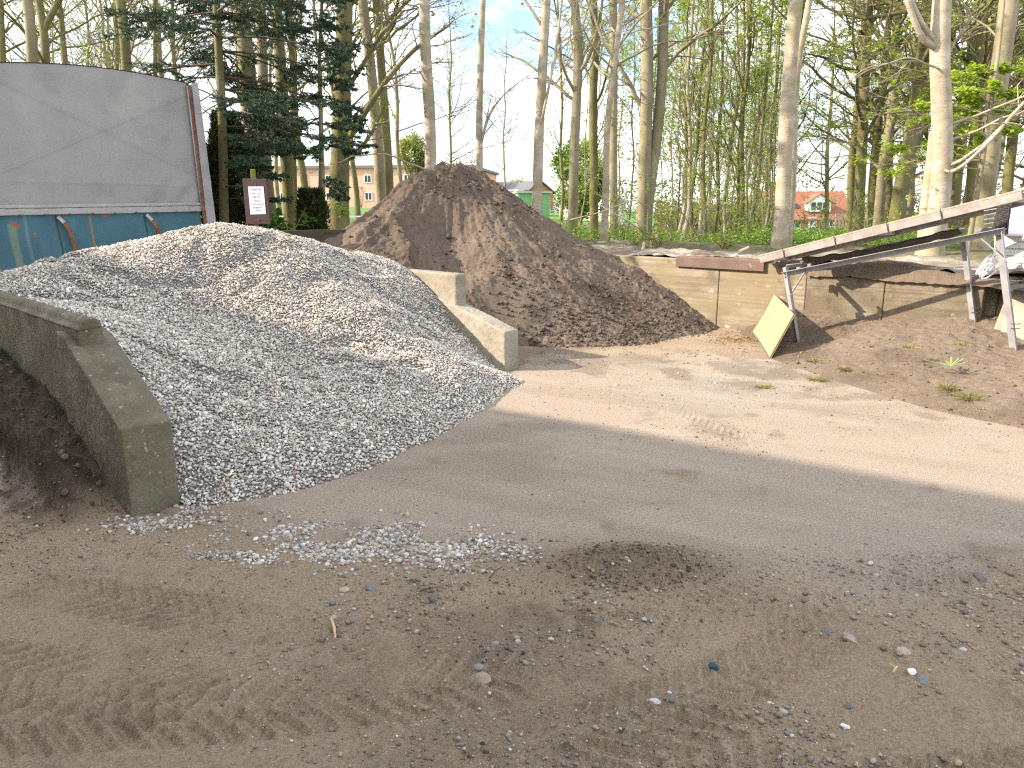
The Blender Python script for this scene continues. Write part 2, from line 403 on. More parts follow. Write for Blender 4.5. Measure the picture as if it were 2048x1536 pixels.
crum = sm(0.22, 0.34, fbm(X, Y, 11, 4, 59)) * (0.25 + 0.75 * sand)
col = over(col, (0.14, 0.105, 0.075), crum * 0.5)
wet = sm(0.55, 0.0, np.abs(n1_ + 0.42 + 0.12 * n_mid)) * sm(-0.5, 0.0, s1) * sm(5.2, 4.5, s1)
col = over(col, dark, np.clip(soilm * (0.9 + 0.5 * n_fine), 0, 1))
col = over(col, (0.05, 0.038, 0.027), soilm * sm(0.0, 0.25, n_fine + 0.4 * n_mid) * 0.8)
col = over(col, (0.17, 0.13, 0.09), 0.6 * sm(0.9, 0.0, np.abs(blob(0.49, 9.3, 2.2, 0.75, 0.45, 0.6, 60, 2))))
M_yard = mat('yard_concrete_and_sand', [(0.28, (0.62, 0.62, 0.63)), (0.5, (1.0, 1.0, 1.0)), (0.74, (1.32, 1.31, 1.29))], scale=70, detail=12, attr=True, coord='World', bump=0.9, bscale=150, bdist=0.012,
             vor=(75, 0.12, (0.60, 0.57, 0.53), 0.7), rough=0.95)
tag(mk('yard', np.c_[X.ravel(), Y.ravel(), Z.ravel()], grid_faces(len(ax), len(ay)), M_yard, smooth=True, col=np.clip(col * np.array((0.80, 0.79, 0.765)), 0.02, 1).reshape(-1, 3)), 'dusty concrete yard strewn with sand and tyre prints', kind='structure')
yard_ax, yard_ay, yard_Z = ax, ay, Z
def yz(x, y):
    i = np.clip(np.searchsorted(yard_ay, y), 0, len(yard_ay) - 1); j = np.clip(np.searchsorted(yard_ax, x), 0, len(yard_ax) - 1)
    return yard_Z[i, j]

# ------------------------------------------------------------------ concrete walls
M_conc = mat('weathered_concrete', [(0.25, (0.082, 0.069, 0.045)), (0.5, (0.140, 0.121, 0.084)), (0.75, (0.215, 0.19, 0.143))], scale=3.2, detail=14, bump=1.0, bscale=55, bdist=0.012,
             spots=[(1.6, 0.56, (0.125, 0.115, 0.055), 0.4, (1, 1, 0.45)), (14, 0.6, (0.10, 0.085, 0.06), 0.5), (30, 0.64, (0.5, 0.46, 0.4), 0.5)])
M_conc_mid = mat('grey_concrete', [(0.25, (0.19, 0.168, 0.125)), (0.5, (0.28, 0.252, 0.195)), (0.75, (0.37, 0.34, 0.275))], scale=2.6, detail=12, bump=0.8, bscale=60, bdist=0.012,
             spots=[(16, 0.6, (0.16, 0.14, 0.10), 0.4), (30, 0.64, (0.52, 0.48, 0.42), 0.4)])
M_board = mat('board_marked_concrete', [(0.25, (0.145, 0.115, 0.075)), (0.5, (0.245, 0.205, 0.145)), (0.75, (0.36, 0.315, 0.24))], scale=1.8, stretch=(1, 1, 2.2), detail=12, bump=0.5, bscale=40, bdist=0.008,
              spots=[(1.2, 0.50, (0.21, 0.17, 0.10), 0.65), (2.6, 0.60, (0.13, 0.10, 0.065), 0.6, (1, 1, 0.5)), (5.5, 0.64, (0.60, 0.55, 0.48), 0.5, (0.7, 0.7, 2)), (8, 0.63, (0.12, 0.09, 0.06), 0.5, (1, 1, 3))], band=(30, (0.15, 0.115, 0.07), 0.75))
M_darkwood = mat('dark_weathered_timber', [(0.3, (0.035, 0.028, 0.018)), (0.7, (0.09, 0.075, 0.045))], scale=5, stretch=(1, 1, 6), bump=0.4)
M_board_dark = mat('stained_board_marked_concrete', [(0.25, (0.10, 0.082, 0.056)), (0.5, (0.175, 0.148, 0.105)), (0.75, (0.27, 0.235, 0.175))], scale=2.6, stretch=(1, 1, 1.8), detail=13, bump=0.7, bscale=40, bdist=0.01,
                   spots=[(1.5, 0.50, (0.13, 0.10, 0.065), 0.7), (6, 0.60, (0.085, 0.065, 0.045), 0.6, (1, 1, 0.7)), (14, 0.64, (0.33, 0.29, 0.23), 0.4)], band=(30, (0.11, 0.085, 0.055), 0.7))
def wall_pts(A, prof, n0):
    """profile [(s,z)] on the wall line through A at the offset n0 -> 3D points"""
    return [(A[0] + DX[0] * s + NX[0] * n0, A[1] + DX[1] * s + NX[1] * n0, z) for s, z in prof]
def wall_piece(name, A, prof, n0, n1, m, parent, vox=0.0, disp=0.01, dscale=0.25, bevel=0.012):
    b = MB(); P = wall_pts(A, prof, n0); Q = wall_pts(A, prof, n1)
    b.prism(P, (0, 0, 0), Vector(Q[0]) - Vector(P[0]))
    o = b.build(name, m, parent)
    if parent: o.location = -Vector(parent.location)
    if vox:
        r = o.modifiers.new('remesh', 'REMESH'); r.mode = 'VOXEL'; r.voxel_size = vox; r.use_smooth_shade = True
        for a_, sc in ((disp, dscale), (disp * 0.6, dscale * 0.22), (disp * 0.7, dscale * 0.10)):
            tx = bpy.data.textures.new(name, 'CLOUDS'); tx.noise_scale = sc; tx.noise_depth = 4
            d = o.modifiers.new('wear', 'DISPLACE'); d.texture = tx; d.strength = a_; d.texture_coords = 'GLOBAL'; d.mid_level = 0.5
    elif bevel:
        q = o.modifiers.new('bevel', 'BEVEL'); q.width = bevel; q.segments = 2
    return o
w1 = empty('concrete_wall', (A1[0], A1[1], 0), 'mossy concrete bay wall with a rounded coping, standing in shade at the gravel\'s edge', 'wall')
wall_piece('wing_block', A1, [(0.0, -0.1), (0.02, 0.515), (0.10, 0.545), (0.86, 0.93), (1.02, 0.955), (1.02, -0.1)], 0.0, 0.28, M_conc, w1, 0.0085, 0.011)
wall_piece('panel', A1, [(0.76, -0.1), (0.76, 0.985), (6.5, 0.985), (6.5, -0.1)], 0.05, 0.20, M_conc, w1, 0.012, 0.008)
b = MB()
cap = [(0.046, 0.975), (0.046, 0.992), (0.082, 0.998)] + [(0.140 - 0.058 * math.cos(a), 0.995 + 0.055 * math.sin(a)) for a in np.linspace(0.2, math.pi, 9)] + [(0.2, 0.985)]
P = [(A1[0] + DX[0] * 0.752 + NX[0] * n, A1[1] + DX[1] * 0.752 + NX[1] * n, z) for n, z in cap]
b.prism(P, (0, 0, 0), (DX[0] * 5.8, DX[1] * 5.8, 0))
o = b.build('coping', M_conc, w1); o.location = -w1.location
r = o.modifiers.new('remesh', 'REMESH'); r.mode = 'VOXEL'; r.voxel_size = 0.01; r.use_smooth_shade = True
tx = bpy.data.textures.new('coping', 'CLOUDS'); tx.noise_scale = 0.12
d = o.modifiers.new('wear', 'DISPLACE'); d.texture = tx; d.strength = 0.012; d.texture_coords = 'GLOBAL'
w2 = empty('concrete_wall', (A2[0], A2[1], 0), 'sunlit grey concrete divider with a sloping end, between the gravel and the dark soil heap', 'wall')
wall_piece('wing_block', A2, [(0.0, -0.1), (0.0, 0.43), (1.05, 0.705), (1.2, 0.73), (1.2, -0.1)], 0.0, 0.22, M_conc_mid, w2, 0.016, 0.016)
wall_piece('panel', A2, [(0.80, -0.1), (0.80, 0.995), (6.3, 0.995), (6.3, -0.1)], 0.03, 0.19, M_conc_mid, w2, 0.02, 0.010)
w3 = empty('concrete_wall', (A3[0], A3[1], 0), 'pale board-marked retaining wall behind the soil heap and the soil screen', 'wall')
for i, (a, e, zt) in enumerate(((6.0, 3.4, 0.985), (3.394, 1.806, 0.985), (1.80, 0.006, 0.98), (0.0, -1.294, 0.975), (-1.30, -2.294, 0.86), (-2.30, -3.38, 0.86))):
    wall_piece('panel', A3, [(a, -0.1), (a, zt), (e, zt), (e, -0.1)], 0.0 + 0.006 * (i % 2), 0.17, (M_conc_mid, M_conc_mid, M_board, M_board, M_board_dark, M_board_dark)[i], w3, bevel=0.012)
# timber wall closing the bays at the back
b = MB(); q0 = A1 + DX * 5.0
for k in range(6):
    z0 = 0.0 + k * 0.24; n_l = -0.3 if k < 4 else 3.6
    b.bar((q0[0] + n_l * NX[0], q0[1] + n_l * NX[1], z0 + 0.117), (q0[0] + 8.9 * NX[0], q0[1] + 8.9 * NX[1], z0 + 0.117), 0.10 - 0.006 * (k % 2), 0.232)
tag(b.build('timber_wall', M_darkwood, bevel=0.006), 'dark low timber wall seen between the gravel heap and the soil heap, behind them', 'wall')

# ------------------------------------------------------------------ loose material: stones
ICO = None
def ico_variants(n, seed):
    bm = bmesh.new(); bmesh.ops.create_icosphere(bm, subdivisions=1, radius=1.0)
    bm.verts.ensure_lookup_table()
    v = np.array([tuple(q.co) for q in bm.verts]); f = np.array([[q.index for q in t.verts] for t in bm.faces]); bm.free()
    g = np.random.default_rng(seed)
    return [v * (1 + g.uniform(-0.20, 0.20, (len(v), 1))) for _ in range(n)], f
PEB, PEBF = ico_variants(10, 3)
BIG = None
def rotmats(g, n, tilt=math.pi):
    a = g.uniform(0, 2 * math.pi, n); b_ = g.uniform(-tilt, tilt, n); c = g.uniform(0, 2 * math.pi, n)
    def rz(t): z = np.zeros_like(t); o = np.ones_like(t); return np.stack([np.cos(t), -np.sin(t), z, np.sin(t), np.cos(t), z, z, z, o], -1).reshape(-1, 3, 3)
    def rx(t): z = np.zeros_like(t); o = np.ones_like(t); return np.stack([o, z, z, z, np.cos(t), -np.sin(t), z, np.sin(t), np.cos(t)], -1).reshape(-1, 3, 3)
    return rz(a) @ rx(b_) @ rz(c)
def scatter(name, pos, size, colr, m, parent=None, seed=1, flat=(0.45, 0.8), tilt=0.9, variants=None, smooth=True):
    """many small stones as one mesh: pos (n,3), size (n,), colr (n,3)"""
    g = np.random.default_rng(seed); n = len(pos)
    va, fa = variants or (PEB, PEBF)
    pv = np.stack(va)[g.integers(0, len(va), n)]
    sc = np.stack([g.uniform(0.85, 1.25, n), g.uniform(0.7, 1.0, n), g.uniform(flat[0], flat[1], n)], -1) * size[:, None] * 0.5
    V = np.einsum('nij,nkj->nki', rotmats(g, n, tilt), pv * sc[:, None, :]) + pos[:, None, :]
    k = pv.shape[1]
    Fv = (fa[None] + (np.arange(n) * k)[:, None, None]).reshape(-1, 3)
    return mk(name, V.reshape(-1, 3), Fv, m, parent, smooth=smooth, col=np.repeat(colr, k, 0))
def gravel_colours(g, n):
    pal = np.array([(0.60, 0.575, 0.54), (0.48, 0.46, 0.43), (0.38, 0.365, 0.345), (0.27, 0.26, 0.25), (0.17, 0.165, 0.16), (0.46, 0.39, 0.31), (0.33, 0.23, 0.17), (0.82, 0.80, 0.76)])
    w = np.array([0.23, 0.24, 0.18, 0.12, 0.05, 0.12, 0.02, 0.05])
    return pal[g.choice(len(pal), n, p=w / w.sum())] * g.uniform(0.8, 1.2, (n, 1)) * np.array((1.02, 0.985, 0.93))
M_peb = mat('pebbles', [(0.3, (0.86, 0.86, 0.86)), (0.7, (1.12, 1.12, 1.1))], scale=90, attr=True, rough=0.65, bump=0.15, bscale=200, bdist=0.002)
M_soil = mat('dark_soil', [(0.25, (0.75, 0.74, 0.73)), (0.5, (1.0, 1.0, 1.0)), (0.75, (1.25, 1.24, 1.22))], scale=16, detail=11, attr=True, coord='World', bump=0.9, bscale=70, bdist=0.02, rough=1.0, spec=0.1)

# ------------------------------------------------------------------ gravel heap
gp = []
for q in ((0, 548, 6.9), (130, 515, 7.2), (250, 495, 7.5), (370, 465, 7.8), (430, 458, 7.9), (560, 465, 8.2), (640, 490, 8.5), (720, 515, 8.8), (800, 537, 9.0),
          (600, 600, 7.2), (500, 700, 6.3), (700, 700, 6.6), (600, 800, 5.5), (400, 600, 7.0), (300, 560, 7.0), (250, 640, 5.9), (400, 800, 5.1), (850, 700, 7.0), (800, 620, 7.7), (900, 760, 6.5), (450, 900, 4.6)):
    gp.append(at(*q))
for q in ((400, 1012), (480, 1003), (560, 988), (640, 968), (720, 943), (780, 915), (860, 880), (920, 845), (980, 808), (1015, 780), (1040, 765)):
    gp.append(gnd(*q, 0.0))
for (s, z) in ((0.05, -0.03), (0.45, 0.21), (0.88, 0.52), (1.15, 0.735), (1.42, 0.89), (1.65, 0.99), (2.4, 1.15)):
    gp.append((A2[0] + DX[0] * s, A2[1] + DX[1] * s, z))
for (s, z) in ((-0.05, -0.01), (0.12, 0.11), (0.4, 0.33), (0.8, 0.62), (1.2, 0.80), (1.7, 0.92), (2.3, 0.98), (3.2, 1.03)):
    gp.append((A1[0] + DX[0] * s + 0.26 * NX[0], A1[1] + DX[1] * s + 0.26 * NX[1], z))
for (s, z) in ((0.45, 0.36), (0.88, 0.64), (1.42, 0.97)): gp.append((A2[0] + DX[0] * s - 0.5 * NX[0], A2[1] + DX[1] * s - 0.5 * NX[1], z))
for (x, y, z) in ((-3.0, 9.3, 1.25), (-4.4, 8.2, 1.2), (-2.2, 9.9, 1.1), (-5.2, 7.4, 1.0), (-1.0, 4.2, -0.35), (0.4, 6.4, -0.4), (-0.3, 5.2, -0.4), (0.5, 7.5, -0.3)):
    gp.append((x, y, z))
G = TPS(gp, 0.004)
def gz(x, y):
    e = np.abs(fbm(x * 0.8 + 3, y, 1.5, 3, 73))
    return G(x, y) + 0.075 * fbm(x, y, 1.4, 3, 71) + 0.035 * fbm(x, y, 4.5, 3, 72) - 0.06 * sm(0.10, 0.0, e) * sm(0.1, 0.5, G(x, y))
gx_ = np.arange(-6.2, 0.6, 0.04); gy_ = np.arange(3.7, 10.6, 0.04)
X, Y = np.meshgrid(gx_, gy_); Z = gz(X, Y)
s1, n1_ = sn(A1, X, Y); s2, n2_ = sn(A2, X, Y)
keep = (((n1_ > 0.235) & (s1 > -0.01)) | (n1_ > 0.31) | ((n1_ > 0.1) & (s1 > 0.95))) & (n2_ < 0.06) & (s1 < 5.02) & (Z > -0.06)
heap = empty('gravel_heap', (-2.0, 6.5, 0), 'big heap of grey and white pebbles filling the bay between two concrete walls', 'gravel heap')
o = mk('heap_core', np.c_[X.ravel(), Y.ravel(), Z.ravel() - 0.012], grid_faces(len(gx_), len(gy_), keep), plain('gravel_core', (0.17, 0.165, 0.155), 0.9, v=0.5, scale=60, bump=0.5), heap, smooth=True)
o.location = -heap.location
g = np.random.default_rng(11)
d_ = 0.0150
qx, qy = np.meshgrid(np.arange(-5.4, 0.45, d_), np.arange(3.75, 9.6, d_))
qx = (qx + g.uniform(-0.5, 0.5, qx.shape) * d_).ravel(); qy = (qy + g.uniform(-0.5, 0.5, qy.shape) * d_).ravel()
s1, n1_ = sn(A1, qx, qy); s2, n2_ = sn(A2, qx, qy)
ridge = 8.1 + 0.33 * (qx + 2.8)
k = ((n1_ > 0.272) | ((n1_ > 0.2) & (s1 > 0.95))) & (n2_ < 0.0) & (qy < ridge + 0.7) & (np.abs(qx) < 0.74 * qy + 0.35)
qx, qy = qx[k], qy[k]; qz = gz(qx, qy)
k = (qz > -0.012 + 0.02 * g.random(len(qz))); qx, qy, qz = qx[k], qy[k], qz[k]
n = len(qx); sz = np.clip(g.lognormal(math.log(0.0190), 0.30, n), 0.009, 0.042)
col = gravel_colours(g, n)
o = scatter('pebbles', np.c_[qx, qy, qz + g.uniform(-0.008, 0.008, n)], sz, col, M_peb, heap, 12)
o.location = -heap.location; o['kind'] = 'stuff'
# pebbles that rolled off: round the wall's foot, and the strewn patch in front
pts = []
def strew(cx, cy, rx, ry, n, rot=0.0, pw=0.5):
    a = g.uniform(0, 2 * math.pi, n); r = g.random(n) ** pw
    u, v = rx * r * np.cos(a), ry * r * np.sin(a); c, s = math.cos(rot), math.sin(rot)
    pts.append(np.c_[cx + u * c - v * s, cy + u * s + v * c])
strew(*gnd(330, 1040)[:2], 0.34, 0.13, 420, 0.15, 0.6)
strew(*gnd(395, 1005)[:2], 0.20, 0.16, 420, 0.5, 0.6); strew(*gnd(372, 1000)[:2], 0.10, 0.14, 160, 0.5, 0.6)
strew(*gnd(262, 1058)[:2], 0.14, 0.10, 90)
strew(*gnd(760, 1075)[:2], 0.62, 0.22, 1500, -0.12, 0.6)
strew(*gnd(640, 1105)[:2], 0.30, 0.13, 420, -0.1, 0.6)
strew(*gnd(900, 1098)[:2], 0.48, 0.22, 900, -0.2, 0.65)
strew(*gnd(500, 1115)[:2], 0.32, 0.07, 260, -0.1)
strew(*gnd(700, 1080)[:2], 1.05, 0.40, 800, -0.1, 0.7)
for fx in range(420, 1050, 45): strew(*gnd(fx, 1002 - (fx - 420) * 0.39)[:2], 0.22, 0.13, 46, 0.6)
p = np.concatenate(pts)
k = vn(p[:, 0] * 7, p[:, 1] * 10, 5) + 0.35 * g.random(len(p)) > 0.52; p = p[k]
k = ~((sn(A1, p[:, 0], p[:, 1])[1] > 0) & (sn(A1, p[:, 0], p[:, 1])[1] < 0.28) & (sn(A1, p[:, 0], p[:, 1])[0] > 0)); p = p[k]
n = len(p); sz = np.clip(g.lognormal(math.log(0.0175), 0.34, n), 0.007, 0.04)
tag(scatter('strewn_pebbles', np.c_[p, yz(p[:, 0], p[:, 1]) + sz * 0.10], sz, gravel_colours(g, n) * 0.78, M_peb, None, 14, tilt=0.4), 'grey and white pebbles rolled out onto the concrete in front of the heap', 'gravel', kind='stuff')

# ------------------------------------------------------------------ soil heap
sp = []
for q in ((870, 327, 12.2), (830, 333, 12.1), (930, 335, 12.3), (760, 375, 12.0), (700, 430, 11.6), (645, 468, 11.0), (606, 481, 10.75), (985, 365, 12.3), (1050, 410, 12.3), (1120, 455, 12.2), (1180, 497, 12.2),
          (1260, 545, 11.7), (1330, 590, 11.3), (1400, 645, 10.9), (800, 425, 11.1), (812, 470, 10.7), (820, 525, 10.25), (850, 470, 10.85), (845, 540, 10.2), (900, 480, 10.95), (1000, 480, 11.1), (960, 570, 10.15), (900, 560, 10.2),
          (1000, 608, 9.95), (1080, 580, 10.25), (1150, 600, 10.25), (1100, 640, 9.9), (1060, 500, 11.2), (900, 380, 11.85), (960, 420, 11.6), (700, 480, 10.6), (740, 500, 10.3), (1250, 620, 10.6), (1040, 640, 9.75)):
    sp.append(at(*q))
for q in ((1035, 692), (1100, 694), (1200, 692), (1300, 687), (1400, 668), (1445, 655)): sp.append(gnd(*q, 0.0))
for (s, z) in ((0.15, 0.02), (0.5, 0.22), (0.9, 0.52), (1.3, 0.70), (2.0, 0.86)):
    sp.append((A2[0] + DX[0] * s + 0.2 * NX[0], A2[1] + DX[1] * s + 0.2 * NX[1], z))
for q in ((-1.2, 13.4, 1.7), (0.0, 13.6, 1.45), (-2.5, 12.4, 1.45), (0.8, 13.6, 1.1), (-3.4, 11.5, 1.15), (-3.15, 10.4, 1.0), (1.0, 8.6, -0.3), (2.3, 9.3, -0.35), (3.2, 10.0, -0.3), (0.2, 8.6, -0.25)): sp.append(q)
S = TPS(sp, 0.003)
sx = np.arange(-3.7, 3.5, 0.017); sy = np.arange(8.5, 14.2, 0.017)
X, Y = np.meshgrid(sx, sy)
Z0 = S(X, Y)
steep = sm(0.15, 0.9, Z0)
# rills running down the face and clods
ang = np.arctan2(Y - 12.4, X + 0.9)
rill = fbm(ang * 7, np.hypot(X + 0.9, Y - 12.4) * 0.8, 2.2, 4, 81)
rdg = 1 - np.abs(2 * (vn(ang * 15, np.hypot(X + 0.9, Y - 12.4) * 1.6, 88)) - 1)
ra_, rb_ = np.array((-1.62, 11.15)), np.array((-1.36, 10.15)); rl = np.linalg.norm(rb_ - ra_); rt_ = (rb_ - ra_) / rl
al = (X - ra_[0]) * rt_[0] + (Y - ra_[1]) * rt_[1]; dr = -(X - ra_[0]) * rt_[1] + (Y - ra_[1]) * rt_[0] + 0.05 * np.sin(al * 6) + 0.12 * fbm(X, Y, 3, 3, 89)
carve = sm(-0.01, 0.16, dr) * sm(1.5, 0.35, dr) * sm(-0.35, 0.15, al) * sm(rl + 0.25, rl - 0.25, al)
lip = np.exp(-((dr + 0.03) / 0.10) ** 2) * sm(-0.3, 0.2, al) * sm(rl + 0.2, rl - 0.2, al)
fan = sm(0.75, 0.45, np.hypot((X - 0.35) / 1.25, (Y - 9.95) / 0.6) + 0.25 * fbm(X, Y, 2, 3, 79))
rough = 1 - 0.75 * fan * sm(0.1, 0.3, Z0)
Z = Z0 - 0.26 * carve + 0.07 * lip + rough * (steep * (0.07 * rill + 0.06 * (rdg - 0.5) * sm(-0.2, 0.15, fbm(X, Y, 1.2, 3, 78))) + 0.16 * fbm(X, Y, 2.4, 4, 82) * steep + 0.085 * fbm(X, Y, 8, 5, 83, 0.55) * (0.35 + 0.65 * sm(-0.1, 0.25, fbm(X, Y, 1.1, 3, 84))) + 0.06 * fbm(X, Y, 26, 3, 85, 0.65)) + 0.16 * fbm(X, Y, 4.5, 3, 77) * sm(1.9, 2.3, Z0)
s2, n2_ = sn(A2, X, Y); s3, n3_ = sn(A3, X, Y); s1, n1_ = sn(A1, X, Y)
keep = (Z > -0.05) & ((n2_ > 0.1) | (s2 > 2.2)) & ((n3_ < 0.03) | (Z > 0.98)) & (n3_ < 0.8) & (s1 < 5.05)
top = sm(1.75, 2.3, Z0)[..., None]; foot = sm(0.6, 0.1, Z0)[..., None]
cA, cB, cC = np.array((0.130, 0.099, 0.075)), np.array((0.084, 0.063, 0.047)), np.array((0.158, 0.122, 0.093))
mixn = sm(-0.2, 0.2, fbm(X, Y, 1.6, 4, 86))[..., None]
col = cA * mixn + cC * (1 - mixn)
damp = sm(0.02, 0.22, fbm(X * 1.3, Y * 0.8, 1.3, 4, 87))[..., None]
col = col * (1 - damp * 0.6) + cB * damp * 0.6
col = col * (1 - top * 0.5) + cB * top * 0.5
col = col * (1 - foot * 0.4) + cC * foot * 0.4
sh = empty('soil_heap', (-0.5, 11.3, 0), 'tall dark brown heap of soil with a dug-out face, against the retaining wall', 'soil heap')
o = mk('heap_body', np.c_[X.ravel(), Y.ravel(), Z.ravel()], grid_faces(len(sx), len(sy), keep), M_soil, sh, smooth=True, col=col.reshape(-1, 3)); o.location = -sh.location
def hz(x, y):
    i = np.clip(np.searchsorted(sy, y), 0, len(sy) - 1); j = np.clip(np.searchsorted(sx, x), 0, len(sx) - 1)
    return Z[i, j]
g = np.random.default_rng(21); pts = []
def onpix(x0, x1, y0, y1, n):      # clods lying within a stretch of the heap's foot
    pts.append(np.c_[g.uniform(x0, x1, n), g.uniform(y0, y1, n)])
onpix(-0.2, 2.9, 9.3, 10.9, 1700); onpix(0.2, 1.9, 9.3, 10.2, 1100); onpix(-2.0, 0.4, 11.6, 12.6, 500); onpix(-2.6, 2.4, 9.6, 12.6, 900); onpix(1.2, 2.9, 10.3, 11.6, 500)
p = np.concatenate(pts); z = hz(p[:, 0], p[:, 1])
k = (z > -0.03) & (sn(A1, p[:, 0], p[:, 1])[0] < 4.9) & (sn(A2, p[:, 0], p[:, 1])[1] > 0.25) & (sn(A3, p[:, 0], p[:, 1])[1] < -0.02); p, z = p[k], z[k]
n = len(p); sz = np.clip(g.lognormal(math.log(0.019), 0.55, n), 0.008, 0.10)
cl = np.array((0.108, 0.083, 0.064)) * g.uniform(0.65, 1.35, (n, 1))
o = scatter('clods', np.c_[p, np.maximum(z, 0) + sz * 0.2], sz, cl, M_soil, sh, 22, flat=(0.6, 1.0), smooth=False); o.location = -sh.location; o['kind'] = 'stuff'

# ------------------------------------------------------------------ earth bank under the soil screen
bp = []
for q in ((1540, 716), (1600, 737), (1650, 755), (1750, 785), (1850, 815), (1950, 838), (2048, 858), (2200, 900)): bp.append(gnd(*q, 0.0))
for q in ((1500, 745), (1600, 800), (1800, 860), (2000, 910), (1440, 690)): bp.append(gnd(*q, 0.0)[:2] + (-0.22,))
for q in ((3.92, 10.17, .37), (4.17, 9.92, .34), (4.4, 9.7, .34), (4.67, 9.44, .36), (5.04, 9.07, .40), (5.34, 8.78, .47), (3.55, 10.5, .17), (3.3, 10.75, 0.02),
          (3.6, 9.3, .10), (5.48, 8.0, .22), (4.6, 8.2, .27), (5.2, 7.2, .22), (6.2, 7.6, .36), (6.5, 6.2, .26), (4.2, 8.9, .25), (7.5, 7.0, .5), (7.2, 5.3, .3), (3.75, 8.7, 0.10), (6.5, 8.5, .6), (8.5, 6.5, .6)): bp.append(q)
B = TPS(bp, 0.003)
bx = np.arange(2.6, 9.0, 0.02); by = np.arange(4.2, 11.2, 0.02)
X, Y = np.meshgrid(bx, by); Z0 = B(X, Y); mk_ = sm(-0.02, 0.12, Z0)
ZB = Z0 + mk_ * (0.06 * fbm(X, Y, 2.2, 4, 91) + 0.045 * fbm(X, Y, 10, 4, 92) + 0.02 * fbm(X, Y, 30, 3, 93))
s3, n3_ = sn(A3, X, Y)
keep = (ZB > -0.04) & ((n3_ < 0.03) | (s3 < -3.36))
k2 = sm(-0.15, 0.2, fbm(X, Y, 1.5, 4, 94))[..., None]
col = np.array((0.130, 0.099, 0.072)) * k2 + np.array((0.185, 0.144, 0.107)) * (1 - k2)
eb = empty('earth_bank', (4.5, 8.5, 0), 'low bank of loose brown earth with tufts of weed, below the soil screen', 'soil heap')
o = mk('bank_body', np.c_[X.ravel(), Y.ravel(), ZB.ravel()], grid_faces(len(bx), len(by), keep), M_soil, eb, smooth=True, col=col.reshape(-1, 3)); o.location = -eb.location
def bz(x, y):
    i = np.clip(np.searchsorted(by, y), 0, len(by) - 1); j = np.clip(np.searchsorted(bx, x), 0, len(bx) - 1)
    return np.maximum(ZB[i, j], yz(x, y))
g = np.random.default_rng(31); n = 1700
p = np.c_[g.uniform(2.8, 7.0, n), g.uniform(5.0, 10.6, n)]; z = ZB[np.clip(np.searchsorted(by, p[:, 1]), 0, len(by) - 1), np.clip(np.searchsorted(bx, p[:, 0]), 0, len(bx) - 1)]
k = (z > -0.03) & (sn(A3, p[:, 0], p[:, 1])[1] < -0.05); p, z = p[k], z[k]; n = len(p); sz = np.clip(g.lognormal(math.log(0.013), 0.5, n), 0.006, 0.05)
o = scatter('clods', np.c_[p, z + sz * 0.15], sz, np.array((0.17, 0.13, 0.092)) * g.uniform(0.6, 1.5, (n, 1)), M_soil, eb, 32, flat=(0.6, 1.0), smooth=False); o.location = -eb.location; o['kind'] = 'stuff'

# ------------------------------------------------------------------ the tall barn beside the yard: its eave throws the long shadow
H_B = 7.5; sh_ = H_B / math.tan(SUN_EL)
def eave(t, back=0.0, z=H_B):
    return (-0.19 - sh_ * SUN_DIR.x + 3.27 * t - 0.553 * back, 6.41 - sh_ * SUN_DIR.y - 2.17 * t - 0.833 * back, z)
M_barn = mat('barn_boards', [(0.3, (0.42, 0.40, 0.36)), (0.7, (0.56, 0.54, 0.50))], scale=2, stretch=(1, 1, 0.2), bump=0.2)
barn = empty('barn', (-9, 2, 0), 'tall grey barn beside the yard, its eave edging the sunlit concrete with shadow', 'barn')
b = MB()
b.prism([eave(-1.5, 0.45, -0.2), eave(4.0, 0.45, -0.2), eave(4.0, 8, -0.2), eave(-1.5, 8, -0.2)], (0, 0, -0.2), (0, 0, H_B - 0.35))
o = b.build('wall', M_barn, barn); o.location = -barn.location
b = MB()
b.prism([eave(-1.65, 0, H_B - 0.14), eave(-1.65, 0, H_B), eave(-1.65, 8.5, H_B + 1.9), eave(-1.65, 8.5, H_B + 1.76)], eave(-1.65), eave(4.15))
o = b.build('roof', plain('barn_roof', (0.2, 0.19, 0.18)), barn); o.location = -barn.location

# ------------------------------------------------------------------ trailer with a tarpaulin
M_tarp = mat('faded_tarpaulin', [(0.25, (0.275, 0.266, 0.258)), (0.75, (0.34, 0.33, 0.325))], scale=1.6, detail=10, attr=True, bump=0.25, bscale=18, bdist=0.01, rough=0.7,
             spots=[(1.1, 0.60, (0.40, 0.40, 0.36), 0.35), (7, 0.66, (0.36, 0.36, 0.34), 0.3)])
M_blue = mat('worn_blue_paint', [(0.3, (0.75, 0.8, 0.82)), (0.7, (1.15, 1.12, 1.1))], scale=3, stretch=(1, 1, 0.5), attr=True, rough=0.5, bump=0.12, bscale=25,
             spots=[(6, 0.76, (0.28, 0.09, 0.035), 0.85), (16, 0.70, (0.2, 0.08, 0.04), 0.7)])
M_rust = mat('rust', [(0.3, (0.14, 0.055, 0.03)), (0.7, (0.30, 0.13, 0.08))], scale=9, rough=0.9, bump=0.4)
M_white = mat('grey_white_paint', [(0.3, (0.31, 0.30, 0.295)), (0.7, (0.42, 0.40, 0.395))], scale=4, rough=0.5, bump=0.1, spots=[(10, 0.66, (0.25, 0.18, 0.14), 0.6)])
M_steel = mat('galvanised_steel', [(0.3, (0.21, 0.207, 0.21)), (0.7, (0.32, 0.313, 0.31))], scale=7, rough=0.55, metal=0.25, bump=0.1, spots=[(9, 0.66, (0.28, 0.20, 0.15), 0.5)])
M_black = plain('black_rubber', (0.03, 0.03, 0.03), 0.8)
